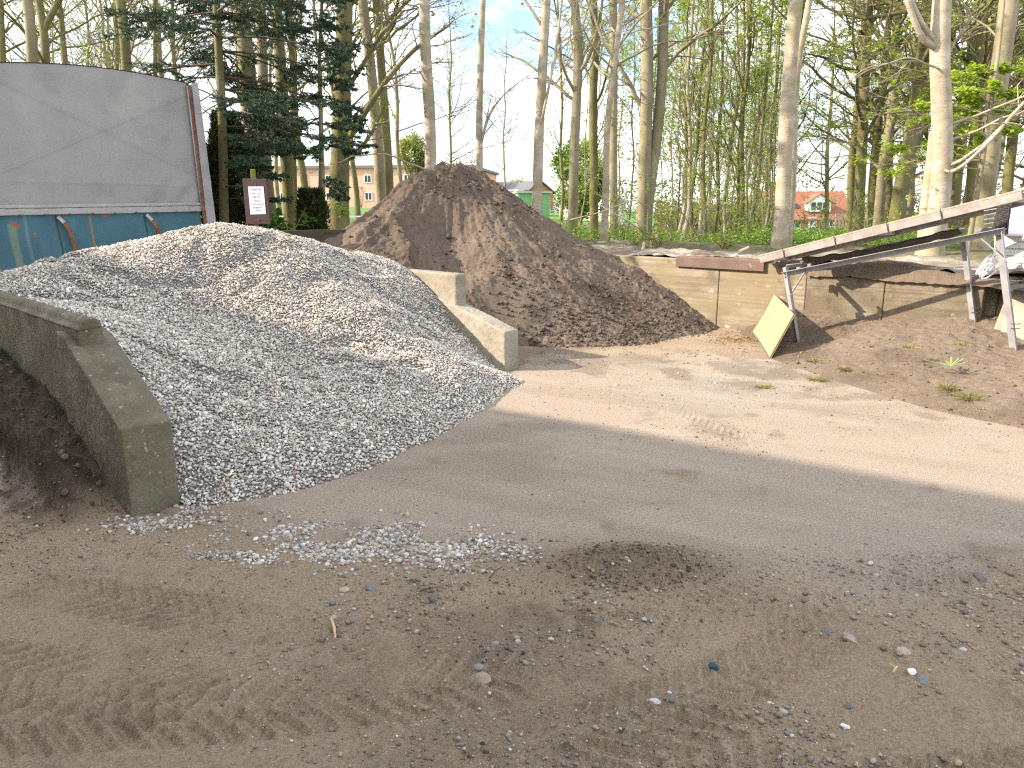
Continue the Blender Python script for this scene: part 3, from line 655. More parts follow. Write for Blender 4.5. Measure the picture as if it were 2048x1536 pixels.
tl = empty('tarpaulin_trailer', (-5.3, 12.5, 0), 'parked trailer with a grey tarpaulin top over blue rusty boards, behind the gravel heap', 'trailer', None, math.atan2(0.715, 0.70))
tl.rotation_euler = (0, R(-1.1), math.atan2(0.715, 0.70))
def arch(x): return 3.745 - 0.052 * (x + 1.1) ** 2
x0, x1 = -2.65, 0.27
xs = np.linspace(x0, x1, 190); tt = np.linspace(0, 1, 120)
X, T = np.meshgrid(xs, tt); Zt = 1.76 + T * (arch(X) - 1.76)
fold = np.zeros_like(X); tone = np.ones_like(X)  # colour factor: darker along folds, seams and top edge, mottled elsewhere
for (a, e) in (((-2.29, 3.45), (0.25, 2.26)), ((-2.37, 2.29), (0.29, 3.49))):
    ux, uz = e[0] - a[0], e[1] - a[1]; l = math.hypot(ux, uz)
    d = np.abs((X - a[0]) * uz - (Zt - a[1]) * ux) / l + 0.004 * fbm(X, Zt, 3, 2, 6)
    fold += 0.003 * np.exp(-(d / 0.03) ** 2); tone -= 0.13 * np.exp(-((d - 0.022) / 0.007) ** 2) + 0.015 * np.exp(-(d / 0.05) ** 2)
d = np.abs(Zt - 2.10 + 0.02 * (X + 1)); tone -= 0.12 * np.exp(-(d / 0.010) ** 2) * (X > -2.4) * (X < -0.2); fold += 0.003 * np.exp(-(d / 0.02) ** 2)
for xv in (-1.85, -0.55): d = np.abs(X - xv - 0.02 * (Zt - 2)); tone -= 0.10 * np.exp(-(d / 0.012) ** 2) * (Zt < 2.1)
tone += 0.10 * fbm(X, Zt * 0.35, 5, 4, 15) - 0.14 * sm(0.1, 0.35, fbm(X, Zt, 2.5, 4, 16)) - 0.12 * sm(0.06, 0.0, arch(X) - Zt) * (0.5 + fbm(X, Zt, 12, 2, 7))
Yt = -fold - 0.02 * np.sin(np.clip((X - x0) / (x1 - x0), 0, 1) * math.pi) * np.sin(T * math.pi) + 0.025 * fbm(X, Zt, 1.3, 3, 17) + 0.010 * sm(-0.9, 0.1, X) * sm(2.3, 1.9, Zt) * np.sin((X * 1.0 - Zt * 0.8) * 16)
mk('tarpaulin', np.c_[X.ravel(), Yt.ravel(), Zt.ravel()], grid_faces(len(xs), len(tt)), M_tarp, tl, smooth=True, col=np.clip(tone, 0.4, 1.2).ravel()[:, None] * np.array((1.0, 0.995, 0.985)))
prof = [(x0 - 0.02, 1.76)] + [(x, arch(x) + 0.015) for x in np.linspace(x0 - 0.02, x1 + 0.03, 24)] + [(x1 + 0.03, 1.76)]
yl = np.linspace(-0.012, 5.2, 12); nP = len(prof)
V = np.array([(x, y, z) for y in yl for x, z in prof])
mk('tarpaulin_hood', V, grid_faces(nP, len(yl)), M_tarp, tl, smooth=True, col=np.ones((len(V), 3)) * 0.95)
b = MB(); b.box(((x0 + x1) / 2, -0.02, 1.715), (x1 - x0, 0.05, 0.085)); b.build('edge_rail', M_white, tl, 0.006)
b = MB(); b.box(((x0 + x1) / 2, -0.035, 1.79), (x1 - x0, 0.03, 0.045)); b.build('lacing_strip', M_white, tl, 0.008)
for i in range(9):
    b = MB(); b.box((x0 + 0.35 + i * 0.31, -0.05, 1.675), (0.035, 0.03, 0.022)); b.build('hook', M_rust, tl, 0.004)
xs = np.linspace(x0, x1, 300); zs = np.linspace(0.78, 1.67, 90); X, Zt = np.meshgrid(xs, zs)
col = np.array((0.060, 0.145, 0.185)) + 0 * X[..., None]
col = over(col, (0.12, 0.30, 0.34), sm(0.0, 0.3, fbm(X, Zt * 0.3, 3, 4, 18)) * 0.6)
for (xc, w, c, a, zt) in ((-1.40, 0.022, (0.30, 0.20, 0.05), 0.75, 1.7), (-1.46, 0.04, (0.35, 0.08, 0.03), 0.8, 1.18), (-2.42, 0.06, (0.28, 0.28, 0.14), 0.5, 1.55), (-2.25, 0.03, (0.2, 0.3, 0.25), 0.4, 1.7)):
    dd = np.abs(X - xc + 0.10 * (Zt - 1.4) * 0.4 + 0.02 * fbm(X, Zt, 6, 3, 19)); col = over(col, c, sm(w, w * 0.5, dd) * a * (Zt < zt))
col = over(col, (0.33, 0.10, 0.035), sm(0.05, 0.12, fbm(X, Zt, 6, 3, 20) + 0.30 * sm(0.40, 0.0, np.abs(X + 1.05)) * sm(0.09, 0.0, 1.67 - Zt) - 0.26))
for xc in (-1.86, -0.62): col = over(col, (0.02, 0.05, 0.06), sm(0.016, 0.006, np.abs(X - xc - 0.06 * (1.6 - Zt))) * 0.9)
mk('side_board', np.c_[X.ravel(), 0.008 * np.sin(X * 9).ravel(), Zt.ravel()], grid_faces(len(xs), len(zs)), M_blue, tl, smooth=True, col=col.reshape(-1, 3))
for xc in (-1.80, -0.56):
    b = MB(); P = [(xc - 0.04, -0.03, 1.64), (xc + 0.02, -0.075, 1.55), (xc + 0.075, -0.105, 1.42), (xc + 0.10, -0.11, 1.20), (xc + 0.11, -0.11, 0.85)]
    for p_, q_ in zip(P[1:], P[2:]): b.bar(p_, q_, 0.055, 0.03, (0, 1, 0))
    rb = b.build('bracket', M_rust, tl, 0.004)
    b = MB(); b.bar(P[0], P[1], 0.05, 0.03, (0, 1, 0)); b.build('bracket_top', M_white, rb, 0.004)
b = MB(); b.prism([(0.335, -0.05, 3.66), (0.445, -0.05, 3.66), (0.52, -0.05, 0.75), (0.345, -0.05, 0.75)], (0, -0.05, 0), (0, 0.06, 0)); b.build('corner_post', M_white, tl, 0.008)
b = MB(); b.bar((0.288, -0.045, 3.62), (0.312, -0.045, 0.75), 0.042, 0.04, (0, 1, 0)); b.build('rusty_tube', M_rust, tl, 0.006)
b = MB(); b.tube([(0.26, -0.045, 3.6), (0.268, -0.05, 2.5), (0.275, -0.045, 1.68)], 0.012, 6); b.build('lashing', M_white, tl, smooth=True)
b = MB(); b.box(((x0 + x1) / 2, 2.6, 0.70), (x1 - x0 - 0.1, 5.1, 0.16)); b.build('chassis', M_rust, tl, 0.01)
for xc in (-2.35, 0.02):
    b = MB(); b.tube([(xc - 0.12, 3.6, 0.42), (xc + 0.12, 3.6, 0.42)], 0.42, 20); wq = b.build('wheel', M_black, tl, 0.03)
b = MB(); b.box(((x0 + x1) / 2, 5.2, 1.2), (x1 - x0, 0.04, 0.9)); b.build('end_board', M_blue, tl)
b = MB(); b.box((x1 + 0.0, 2.62, 1.22), (0.035, 5.1, 0.9)); b.build('flank_board', plain('trailer_blue', (0.06, 0.17, 0.23), 0.5), tl)

# ------------------------------------------------------------------ price sign
Ys = 10.35
def fr(x, y, Y=Ys): return Vector(at(x, y, Y))
M_signb = mat('brown_sign_board', [(0.3, (0.055, 0.030, 0.030)), (0.7, (0.085, 0.048, 0.046))], scale=6, stretch=(1, 1, 3), rough=0.6, bump=0.2)
M_post = mat('mossy_post', [(0.3, (0.10, 0.12, 0.025)), (0.7, (0.20, 0.20, 0.06))], scale=9, bump=0.4)
pb = fr(513, 520); pt = fr(503, 338)
sg = empty('price_sign', (pb.x, Ys + 0.05, terr(pb.x, Ys) if False else 0.3), 'brown board with a white price notice on a mossy post, behind the gravel heap', 'sign')
def rel(o, root): o.location = -Vector(root.location); return o
b = MB(); b.bar((pb.x, Ys + 0.05, 0.3), (pt.x, Ys + 0.05, pt.z), 0.06, 0.05, (0, 1, 0)); rel(b.build('post', M_post, sg, 0.008), sg)
c4 = [fr(484.6, 357.0, Ys + 0.04), fr(532.2, 358, Ys - 0.02), fr(540.5, 448.4, Ys - 0.02), fr(492.7, 449, Ys + 0.04)]
ex = (c4[1] - c4[0]).normalized(); ez = (c4[0] - c4[3]).normalized(); ey = ez.cross(ex).normalized()
b = MB(); b.prism(c4, (0, 0, 0), ey * 0.025); bo = rel(b.build('board', M_signb, sg, 0.004), sg)
pp = [fr(494, 373, Ys), fr(528, 373, Ys), fr(533, 428, Ys), fr(499, 429, Ys)]
cen = sum(pp, Vector()) / 4
def onb(v): return v - ey * ((v - c4[0]).dot(ey) + 0.003)
pp = [onb(v) for v in pp]; cen = onb(cen)
paper = mk('paper', np.array([tuple(v) for v in pp]), np.array([[0, 3, 2, 1]]), plain('paper', (0.72, 0.72, 0.80), 0.7, v=0.02), bo)
M_ink = plain('ink', (0.05, 0.05, 0.10), 0.7)
px2m = (pp[1] - pp[0]).length / 34.0
ex2 = (pp[1] - pp[0]).normalized(); ez2 = (pp[0] - pp[3]).normalized()
for (txt, yc, wpx) in (('PERLESTEN', 379, 23), ('GR\u00c5   8/16', 387, 21), ('200,- KR', 394, 16), ('350 KG', 401.7, 13.5), ('1/2 KUB. TRAILER', 408.7, 28), ('MOBILPAY', 415.2, 19), ('103796', 421.2, 12)):
    cu = bpy.data.curves.new('lettering', 'FONT'); cu.body = txt; cu.size = 1.0; cu.align_x = 'CENTER'; cu.align_y = 'CENTER'; cu.materials.append(M_ink)
    to = bpy.data.objects.new('lettering', cu); C.objects.link(to); to.parent = paper
    bpy.context.view_layer.update()
    w = max(to.dimensions.x, 0.1); k = wpx * px2m / w; kz = 4.0 * px2m / 0.70
    mx_ = Matrix((ex2 * k, ez2 * kz, -ey)).transposed().to_4x4()
    vpos = pp[0] + (pp[3] - pp[0]) * ((yc - 373) / 56) + ex2 * (0.5 * (pp[1] - pp[0]).length) - ey * 0.002
    me = bpy.data.meshes.new_from_object(to.evaluated_get(bpy.context.evaluated_depsgraph_get())); bpy.data.objects.remove(to)
    lo_ = bpy.data.objects.new('lettering', me); C.objects.link(lo_); lo_.parent = paper; lo_.matrix_local = Matrix.Translation(vpos) @ mx_
for (x, y) in ((510, 366.5), (510.5, 371), (516.5, 438.5)):
    v = onb(fr(x, y)); b = MB(); b.tube([v + ey * 0.002, v - ey * 0.004], 0.006, 6); b.build('screw', M_steel, bo)

# ------------------------------------------------------------------ cardboard sheet leaning on the screen's leg
M_card = mat('cardboard', [(0.3, (0.29, 0.208, 0.122)), (0.7, (0.35, 0.257, 0.155))], scale=2, rough=0.85, bump=0.05, bscale=30)
M_card2 = plain('cardboard_edge', (0.34, 0.22, 0.10), 0.9, v=0.25, scale=40)
ca, cb_, cc, cd = Vector(gnd(1505, 663, 0.0)), Vector(gnd(1539, 714, 0.02)), Vector(at(1587, 628, 8.98)), Vector(at(1548, 588.5, 10.45))
ca = Vector(at(1505, 663, 10.25)); 
nrm = (cb_ - ca).cross(cd - ca).normalized()
if nrm.x < 0: nrm = -nrm
card = empty('cardboard_sheet', tuple(cb_), 'flat yellowish cardboard sheet propped up against a leg of the soil screen', 'cardboard')
def bend(u, v):   # bilinear sheet with a slight bow
    p = (ca * (1 - u) + cb_ * u) * (1 - v) + (cd * (1 - u) + cc * u) * v
    return p + nrm * (0.025 * math.sin(u * math.pi) + 0.015 * math.sin(v * math.pi) * (1 - u))
nu, nv = 24, 12
F1 = [bend(i / nu, j / nv) for j in range(nv + 1) for i in range(nu + 1)]
for nm, off, th in (('outer_sheet', 0.0, 0.009), ('inner_sheet', 0.016, 0.008)):
    V = [p + nrm * off for p in F1]; V2 = [p + nrm * (off + th) for p in F1]; n = len(V)
    gf = grid_faces(nu + 1, nv + 1); fs = [tuple(f) for f in gf] + [tuple(int(k) + n for k in f[::-1]) for f in gf]
    ring = [i for i in range(nu + 1)] + [j * (nu + 1) + nu for j in range(1, nv + 1)] + [nv * (nu + 1) + i for i in range(nu - 1, -1, -1)] + [j * (nu + 1) for j in range(nv - 1, 0, -1)]
    fs += [(ring[k], ring[(k + 1) % len(ring)], ring[(k + 1) % len(ring)] + n, ring[k] + n) for k in range(len(ring))]
    b = MB(); b.add(V + V2, fs); o = rel(b.build(nm, M_card if off == 0 else M_card2, card), card)

# ------------------------------------------------------------------ soil screen (wooden sieve on a steel stand)
M_plank = mat('weathered_plank', [(0.25, (0.15, 0.128, 0.112)), (0.5, (0.25, 0.222, 0.20)), (0.75, (0.36, 0.325, 0.295))], scale=5, stretch=(1, 1, 1), detail=10, bump=0.3, spots=[(5, 0.62, (0.20, 0.15, 0.11), 0.5)])
M_sand = mat('sieved_earth', [(0.3, (0.24, 0.19, 0.15)), (0.7, (0.36, 0.30, 0.24))], scale=20, bump=0.6)
M_mesh = plain('dark_wire_mesh', (0.085, 0.08, 0.076), 0.6, metal=0.4, v=0.5, scale=60)
p0, p1 = Vector(at(1521, 520, 10.42)), Vector(at(2046, 391, 7.95))
scr = empty('soil_screen', (4.4, 9.0, 0.2), 'sloping wooden soil sieve on a grey steel stand with braced legs', 'soil sieve')
acr = Vector((NX[0], NX[1], 0)) * 0.75
up_ = (p1 - p0).cross(Vector((NX[0], NX[1], 0))).normalized()
if up_.z < 0: up_ = -up_
along = (p1 - p0).normalized()
b = MB(); b.bar(p0, p1, 0.045, 0.09, up_); rel(b.build('side_rail', M_plank, scr, 0.006), scr)
b = MB(); b.bar(p0 + acr, p1 + acr + along * 0.2, 0.045, 0.115, up_); rel(b.build('side_rail', M_plank, scr, 0.006), scr)
for k in (0.02, 0.5, 0.97):
    b = MB(); q = p0 + (p1 - p0) * k - up_ * 0.02; b.bar(q + acr * 0.04, q + acr * 0.96, 0.05, 0.06, up_); rel(b.build('crossbar', M_plank, scr, 0.005), scr)
b = MB()
for (f0, f1) in ((0.0, 0.20), (0.80, 1.0)):
    q = [p0 + up_ * 0.048 + acr * f0 - along * 0.03, p0 + up_ * 0.048 + acr * f1, p1 + up_ * 0.048 + acr * f1 + along * 0.3, p1 + up_ * 0.048 + acr * f0 + along * 0.06]
    b = MB(); b.prism(q, (0, 0, 0), up_ * 0.022); rel(b.build('top_board', M_sand, scr, 0.004), scr)
b = MB()
for k in range(46): q = p0 + (p1 - p0) * (k / 45) + up_ * 0.03; b.tube([q + acr * 0.18, q + acr * 0.82], 0.0022, 4)
for k in range(9): q = acr * (0.2 + 0.075 * k) + up_ * 0.03; b.tube([p0 + q, p1 + q], 0.0022, 4)
rel(b.build('sieve_grid', M_mesh, scr), scr)
for k in (0.12, 0.35, 0.56, 0.75):
    b = MB(); q = p0 + (p1 - p0) * k
    b.tube([q + up_ * 0.075 - acr * 0.05, q - acr * 0.045, q - up_ * 0.075 - acr * 0.04], 0.006, 5); rel(b.build('tie_wire', M_mesh, scr), scr)
lt, lb = Vector(at(1573, 533, 9.52)), Vector(at(1598, 686, 9.28)); rt, rb_ = Vector(at(2004, 462, 8.22)), Vector(at(2034, 704, 7.98))
ft, fb = Vector(at(1931, 470, 8.85)), Vector(at(1952, 645, 8.66)); lf = lt + acr * 0.55; lfb = lf - Vector((0, 0, 0.10))
ra, rb2 = Vector(at(1566, 549, 9.55)), Vector(at(2010, 461, 8.2))
def angle_bar(name, a, e, w, up=(0, 0, 1), side=1):
    """L-section steel"""
    a, e = Vector(a), Vector(e); t = (e - a).normalized(); u = Vector(up); r_ = t.cross(u).normalized(); u = r_.cross(t).normalized()
    b = MB(); b.bar(a, e, 0.008, w, u); b.bar(a + r_ * side * w / 2 + u * (w / 2 - 0.004), e + r_ * side * w / 2 + u * (w / 2 - 0.004), w - 0.01, 0.008, u)
    return rel(b.build(name, M_steel, scr, 0.002), scr)
angle_bar('leg', lb, lt, 0.075, (0.7, 0.7, 0)); angle_bar('leg', rb_, rt, 0.08, (0.7, 0.7, 0)); angle_bar('leg', fb, ft, 0.075, (0.7, 0.7, 0)); angle_bar('leg', lfb, lf, 0.07, (0.7, 0.7, 0))
angle_bar('stand_rail', ra, rb2, 0.066); angle_bar('stand_rail', lf + Vector((0, 0, 0.02)), ft + Vector((0, 0, 0.06)), 0.05)
angle_bar('stand_crossbar', rt, ft + Vector((0.1, 0, 0.06)), 0.05); angle_bar('stand_crossbar', lt, lf, 0.05)
def brace(a, e):
    b = MB(); b.bar(a, e, 0.012, 0.035, (0.7, 0.7, 0.1)); d_ = Vector((-0.02, -0.03, 0))
    for v in (a, e): b.tube([v + d_, v - d_], 0.018, 8)
    rel(b.build('brace', M_steel, scr, 0.002), scr)
brace(Vector(at(1619, 530, 9.38)), Vector(at(1581, 589, 9.44))); brace(Vector(at(1955, 469, 8.36)), Vector(at(2011, 520, 8.13)))
for v in (rb_ + (rt - rb_) * 0.2, fb + (ft - fb) * 0.12):
    b = MB(); 
    for dz in (0, 0.05): b.tube([v + Vector((-0.055, -0.03, dz)), v + Vector((0.0, -0.055, dz)), v + Vector((0.05, -0.02, dz))], 0.005, 5)
    rel(b.build('wire_clamp', M_mesh, scr), scr)
# the sagging wire mesh under the sieve
ml, mr = lf + Vector((0.10, 0.0, 0.10)), ft + Vector((0.0, 0.05, 0.09))
nu, nv = 60, 8; V = []
for j in range(nv + 1):
    for i in range(nu + 1):
        u, v = i / nu, j / nv
        q = ml + (mr - ml) * u + acr * (v * 0.45 - 0.30) + Vector((0, 0, -0.05 * math.sin(u * math.pi) + 0.012 * math.sin(u * 37 + v * 3) - 0.07 * math.sin(v * math.pi)))
        V.append(q)
b = MB(); b.add(V + [q - Vector((0, 0, 0.012)) for q in V], [tuple(f) for f in grid_faces(nu + 1, nv + 1)] + [tuple(int(k) + len(V) for k in f[::-1]) for f in grid_faces(nu + 1, nv + 1)])
rel(b.build('wire_mesh', M_mesh, scr), scr)
b = MB()
m0, m1 = Vector(at(1998, 405, 8.6)), Vector(at(2020, 405, 8.45)); m2, m3 = Vector(at(2012, 470, 8.45)), Vector(at(1985, 455, 8.6))
for i in range(14):
    a = i / 13; b.bar(m0.lerp(m1, a), m3.lerp(m2, a), 0.006, 0.006); b.bar(m0.lerp(m3, a), m1.lerp(m2, a), 0.006, 0.006)
b.prism([m0 + acr * 0.1, m1 + acr * 0.1, m2 + acr * 0.1, m3 + acr * 0.1], (0, 0, 0), (0.01, 0.01, 0)); rel(b.build('mesh_flap', M_mesh, scr), scr)
for k in range(5):
    b = MB(); yy = 418 + k * 9
    b.tube([at(1968, yy + 4, 8.75), at(1985, yy + 1, 8.7), at(2002, yy - 2, 8.6)], 0.008, 5); rel(b.build('sieve_wire', M_steel, scr), scr)

# ------------------------------------------------------------------ things by the right end of the wall
b = MB(); q = [at(1978, 592, 8.85), at(2014, 583, 8.75), at(2008, 672, 8.65), at(1992, 678, 8.65), at(1976, 652, 8.8)]
tag(b.build('concrete_slab', M_conc_mid) if False else (b.prism(q, (0, 0, 0), Vector((0.12, 0.16, 0))) or b.build('concrete_slab', M_conc, bevel=0.008)), 'narrow mossy concrete slab standing behind the cream slab, beside the wall\'s end', 'slab')
b = MB(); q = [at(2018, 581, 8.50), at(2130, 588, 8.1), at(2105, 712, 7.9), at(2024, 696, 8.32), at(1995, 683, 8.40), at(1987, 660, 8.45)]
b.prism(q, (0, 0, 0), Vector((0.07, 0.10, 0.02)))
tag(b.build('concrete_slab', plain('cream_concrete', (0.33, 0.29, 0.22), 0.9, v=0.25, scale=5, bump=0.3), bevel=0.01), 'cream coloured broken slab leaning into the earth bank at the screen\'s right leg', 'slab')
b = MB(); q = [at(1968, 572, 8.85), at(1990, 577, 8.45), at(2016, 584, 8.25), at(2130, 592, 7.8), at(2150, 575, 8.4), at(2000, 556, 9.0)]
b.prism(q, (0, 0, 0), (0, 0, 0.03))
tag(b.build('rubber_sheet', plain('dark_rubber', (0.05, 0.042, 0.036), 0.7, v=0.4, scale=6, bump=0.3), bevel=0.01), 'dark sheet lying over the two concrete slabs at the wall\'s end', 'sheet')
M_crate = plain('white_plastic', (0.55, 0.535, 0.50), 0.5, v=0.06)
cr_ = empty('slatted_box', (6.35, 9.2, 0.98), 'white slatted plastic box on the ground above the wall\'s end, beside the screen', 'box', None, 0.35)
cx0 = 0.0
b = MB(); b.box((0.0, 0, 0.21), (0.62, 0.5, 0.42)); b.build('box_body', M_crate, cr_, 0.008)
for k in range(5):
    b = MB(); b.box((0, -0.256, 0.05 + k * 0.085), (0.64, 0.02, 0.07)); b.build('slat', M_crate, cr_, 0.006)
    b = MB(); b.box((-0.316, 0, 0.05 + k * 0.085), (0.02, 0.52, 0.07)); b.build('slat', M_crate, cr_, 0.006)
bagp = [Vector(at(x, y, 9.05)) for x, y in ((2012, 472), (2016, 443), (2030, 437), (2060, 452), (2090, 474))]
b = MB(); b.prism(bagp, (0, 0, 0), (0.12, 0.30, 0.0))
tag(b.build('paper_bag', mat('printed_bag', [(0.3, (0.70, 0.69, 0.76)), (0.7, (0.80, 0.79, 0.84))], scale=5, rough=0.6, bump=0.2, spots=[(9, 0.66, (0.33, 0.28, 0.55), 0.6, (1, 1, 3))]), bevel=0.03), 'whitish bag with faint purple print lying on the white box', 'bag')
b = MB(); b.prism([at(2014, 388, 9.35), at(2140, 340, 9.35), at(2140, 462, 9.30), at(2026, 448, 9.30), at(2019, 428, 9.32)], (0, 0, 0), (0.03, 0.08, 0))
tag(b.build('grey_panel', plain('pale_grey_sheet', (0.50, 0.52, 0.60), 0.5, v=0.06), bevel=0.006), 'pale blue-grey panel standing behind the bag at the picture\'s right edge', 'panel')
# coil of white cable hanging from the stand
g = random.Random(4); hang = Vector(at(1992, 500, 8.45)); pts = [hang + Vector((0, 0, 0.10))]
cab = MB()
for k in range(5):
    c0 = Vector(at(1972 + 3 * k, 532 + g.uniform(-4, 4), 8.42 + 0.02 * k)); rx_, rz_ = g.uniform(0.07, 0.10), g.uniform(0.11, 0.16); tl_ = g.uniform(0.5, 0.9)
    P = []
    for a in np.linspace(0, 2 * math.pi, 26):
        u, v = rx_ * math.cos(a) * 0.55, rz_ * math.sin(a)
        P.append(c0 + Vector((u * math.cos(tl_) + v * math.sin(tl_), 0.02 * math.sin(a + k), -u * math.sin(tl_) + v * math.cos(tl_))))
    cab.tube(P, 0.009, 6)
cab.tube([at(1990, 470, 8.4), at(1991, 500, 8.42), at(1982, 520, 8.42), at(1976, 545, 8.42)], 0.009, 6)
tag(cab.build('cable_coil', plain('white_cable', (0.74, 0.72, 0.68), 0.5), smooth=True), 'loose coil of white cable hanging from the soil screen\'s stand', 'cable')
# brown steel channel lying on the wall top
def wl(s, n, z): return (A3[0] + DX[0] * s + NX[0] * n, A3[1] + DX[1] * s + NX[1] * n, z)
M_brown = mat('brown_painted_steel', [(0.3, (0.105, 0.068, 0.053)), (0.7, (0.16, 0.108, 0.085))], scale=4, rough=0.7, bump=0.3, spots=[(12, 0.68, (0.3, 0.22, 0.17), 0.5)])
b = MB()
b.bar(wl(0.72, -0.035, 0.94), wl(-0.70, -0.035, 0.94), 0.02, 0.15); b.bar(wl(0.72, 0.065, 1.012), wl(-0.70, 0.065, 1.012), 0.18, 0.02)
tag(b.build('steel_channel', M_brown, bevel=0.006), 'brown steel channel capping the pale retaining wall between the soil heap and the screen', 'steel profile')
# earth slipped over the wall top
ss = np.linspace(-0.9, -3.7, 120); nn = np.linspace(-0.05, 0.9, 40); S_, N_ = np.meshgrid(ss, nn)
ht = 0.045 + 0.15 * np.exp(-((S_ + 2.25) / 0.75) ** 2) + 0.05 * fbm(S_, N_, 4, 4, 24)
zt = 0.865 + np.where(S_ > -1.3, 0.11, 0) + ht * sm(-0.07, 0.05, N_ + 0.05 * fbm(S_, N_, 5, 3, 25)) * sm(0.95, 0.4, N_) + 0.03 * fbm(S_, N_, 16, 3, 26) - 0.03 * sm(0.0, -0.05, N_) - 0.2 * sm(0.6, 0.9, N_)
Xs = A3[0] + DX[0] * S_ + NX[0] * N_; Ys_ = A3[1] + DX[1] * S_ + NX[1] * N_
tag(mk('slipped_earth', np.c_[Xs.ravel(), Ys_.ravel(), zt.ravel()], grid_faces(len(ss), len(nn)), M_soil, smooth=True, col=np.ones((S_.size, 3)) * np.array((0.17, 0.132, 0.10))), 'dark earth slipped over the top of the wall under the soil screen', 'soil heap')

# ------------------------------------------------------------------ single stones and scraps one can point at
def lump(name, px_, py_, size, c, label, cat, seed, flat=0.6, sub=2):
    x, y, _ = gnd(px_, py_)
    bm = bmesh.new(); bmesh.ops.create_icosphere(bm, subdivisions=sub, radius=0.5)
    rr = random.Random(seed); ph = [Vector((rr.uniform(-1, 1), rr.uniform(-1, 1), rr.uniform(-1, 1))).normalized() for _ in range(7)]
    for v in bm.verts:
        n_ = v.co.normalized(); k = 1.0
        for p_ in ph:
            d_ = n_.dot(p_)
            if d_ > 0.62: k = min(k, 0.62 / d_ * 1.08)
        v.co = Vector((n_.x * 0.62, n_.y * 0.45, n_.z * flat * 0.5)) * k * size
    me = bpy.data.meshes.new(name); bm.to_mesh(me); bm.free()
    for p_ in me.polygons: p_.use_smooth = False
    me.materials.append(plain(name + '_surface', c, 0.85, v=0.3, scale=40, bump=0.4))
    o = bpy.data.objects.new(name, me); C.objects.link(o); o.location = (x, y, float(yz(np.array([x]), np.array([y]))[0]) + size * flat * 0.16); o.rotation_euler = (rr.uniform(-.2, .2), rr.uniform(-.2, .2), rr.uniform(0, 6))
    return tag(o, label, cat)
for i, a in enumerate(((962, 1358, 0.085, (0.27, 0.22, 0.17), 'rough brownish rock half sunk in the sand, the biggest in the foreground', 'rock'), (958, 1337, 0.045, (0.20, 0.20, 0.20), 'grey stone touching the back of the half-sunk brown rock', 'stone'),
                       (1690, 1455, 0.030, (0.62, 0.63, 0.64), 'pale flat stone lying alone in the sand near the lower right', 'stone'), (1822, 1348, 0.040, (0.66, 0.66, 0.66), 'whitish angular stone beside a dark one on the gritty sand', 'stone'),
                       (1845, 1361, 0.05, (0.17, 0.17, 0.18), 'dark flat stone beside the whitish angular one', 'stone'), (1958, 1157, 0.058, (0.14, 0.12, 0.13), 'dark rounded stone alone on the bare concrete near the right edge', 'stone'),
                       (1653, 1263, 0.055, (0.15, 0.13, 0.125), 'dark brown flat stone at the edge of the gritty sand', 'stone'), (1807, 1308, 0.050, (0.33, 0.28, 0.22), 'tan stone standing out among grey grit on the sand', 'stone'),
                       (1700, 1280, 0.07, (0.27, 0.23, 0.20), 'light brown rock just behind the gritty sand patch', 'stone'), (690, 1180, 0.055, (0.36, 0.29, 0.21), 'sand coloured cobble by the strewn pebbles', 'cobble'), (740, 1180, 0.05, (0.17, 0.165, 0.165), 'dark grey cobble next to the sand coloured one', 'cobble'),
                       (1310, 1408, 0.045, (0.42, 0.42, 0.42), 'light grey slab-shaped stone in the middle foreground', 'stone'), (1345, 1405, 0.032, (0.15, 0.14, 0.135), 'small dark stone right of the light grey one', 'stone'), (1697, 1413, 0.036, (0.12, 0.112, 0.108), 'small blackish stone above the pale flat stone', 'stone'),
                       (730, 908, 0.06, (0.10, 0.07, 0.05), 'dark clod of earth lying on the gravel slope\'s foot', 'clod'), (1232, 770, 0.05, (0.52, 0.46, 0.36), 'pale stone on the sunlit concrete in front of the soil heap', 'stone'))):
    lump('rock' if a[5] == 'rock' else ('clod' if a[5] == 'clod' else 'stone'), a[0], a[1], a[2], a[3], a[4], a[5], 100 + i)
sc = lump('plastic_scrap', 1427, 1337, 0.036, (0.035, 0.085, 0.105), 'crumpled blue-green scrap of plastic in the sand', 'scrap', 300, 0.9, 3)
b = MB(); q0, q1 = Vector(gnd(663, 1245)), Vector(gnd(671, 1284)); b.tube([q0 + Vector((0, 0, 0.02)), q0.lerp(q1, 0.5) + Vector((0.004, 0, 0.022)), q1 + Vector((0, 0, 0.018))], [0.007, 0.006, 0.004], 6)
tag(b.build('stick', plain('bare_wood', (0.48, 0.36, 0.22), 0.8, v=0.2, scale=20), smooth=True), 'short pale stick lying in the sand', 'stick')
for i, (x, y, l, a, lab) in enumerate(((840, 1190, 0.10, 0.3, 'thin brown twig beside the dark litter patch'), (980, 1163, 0.13, 1.1, 'forked brown twig on the dark litter, nearest the pebble patch'), (1785, 1355, 0.06, 0.8, 'tiny straw-yellow twig on the gritty sand'), (715, 880, 0.16, 0.4, 'dead twig lying on the gravel slope'))):
    q = Vector(gnd(x, y)); 
    if y < 900: q = Vector(at(715, 880, 5.35))
    b = MB(); b.tube([q + Vector((0, 0, 0.02)), q + Vector((l * math.cos(a) * 0.5, l * math.sin(a) * 0.5, 0.03)), q + Vector((l * math.cos(a), l * math.sin(a), 0.02))], [0.005, 0.004, 0.002], 5)
    b.tube([q + Vector((l * math.cos(a) * 0.4, l * math.sin(a) * 0.4, 0.028)), q + Vector((l * math.cos(a + .7) * 0.7, l * math.sin(a + .7) * 0.7, 0.035))], [0.003, 0.0015], 5)
    tag(b.build('twig', plain('twig_bark', (0.14, 0.09, 0.055) if i != 2 else (0.5, 0.4, 0.2), 0.9), smooth=True), lab, 'twig')
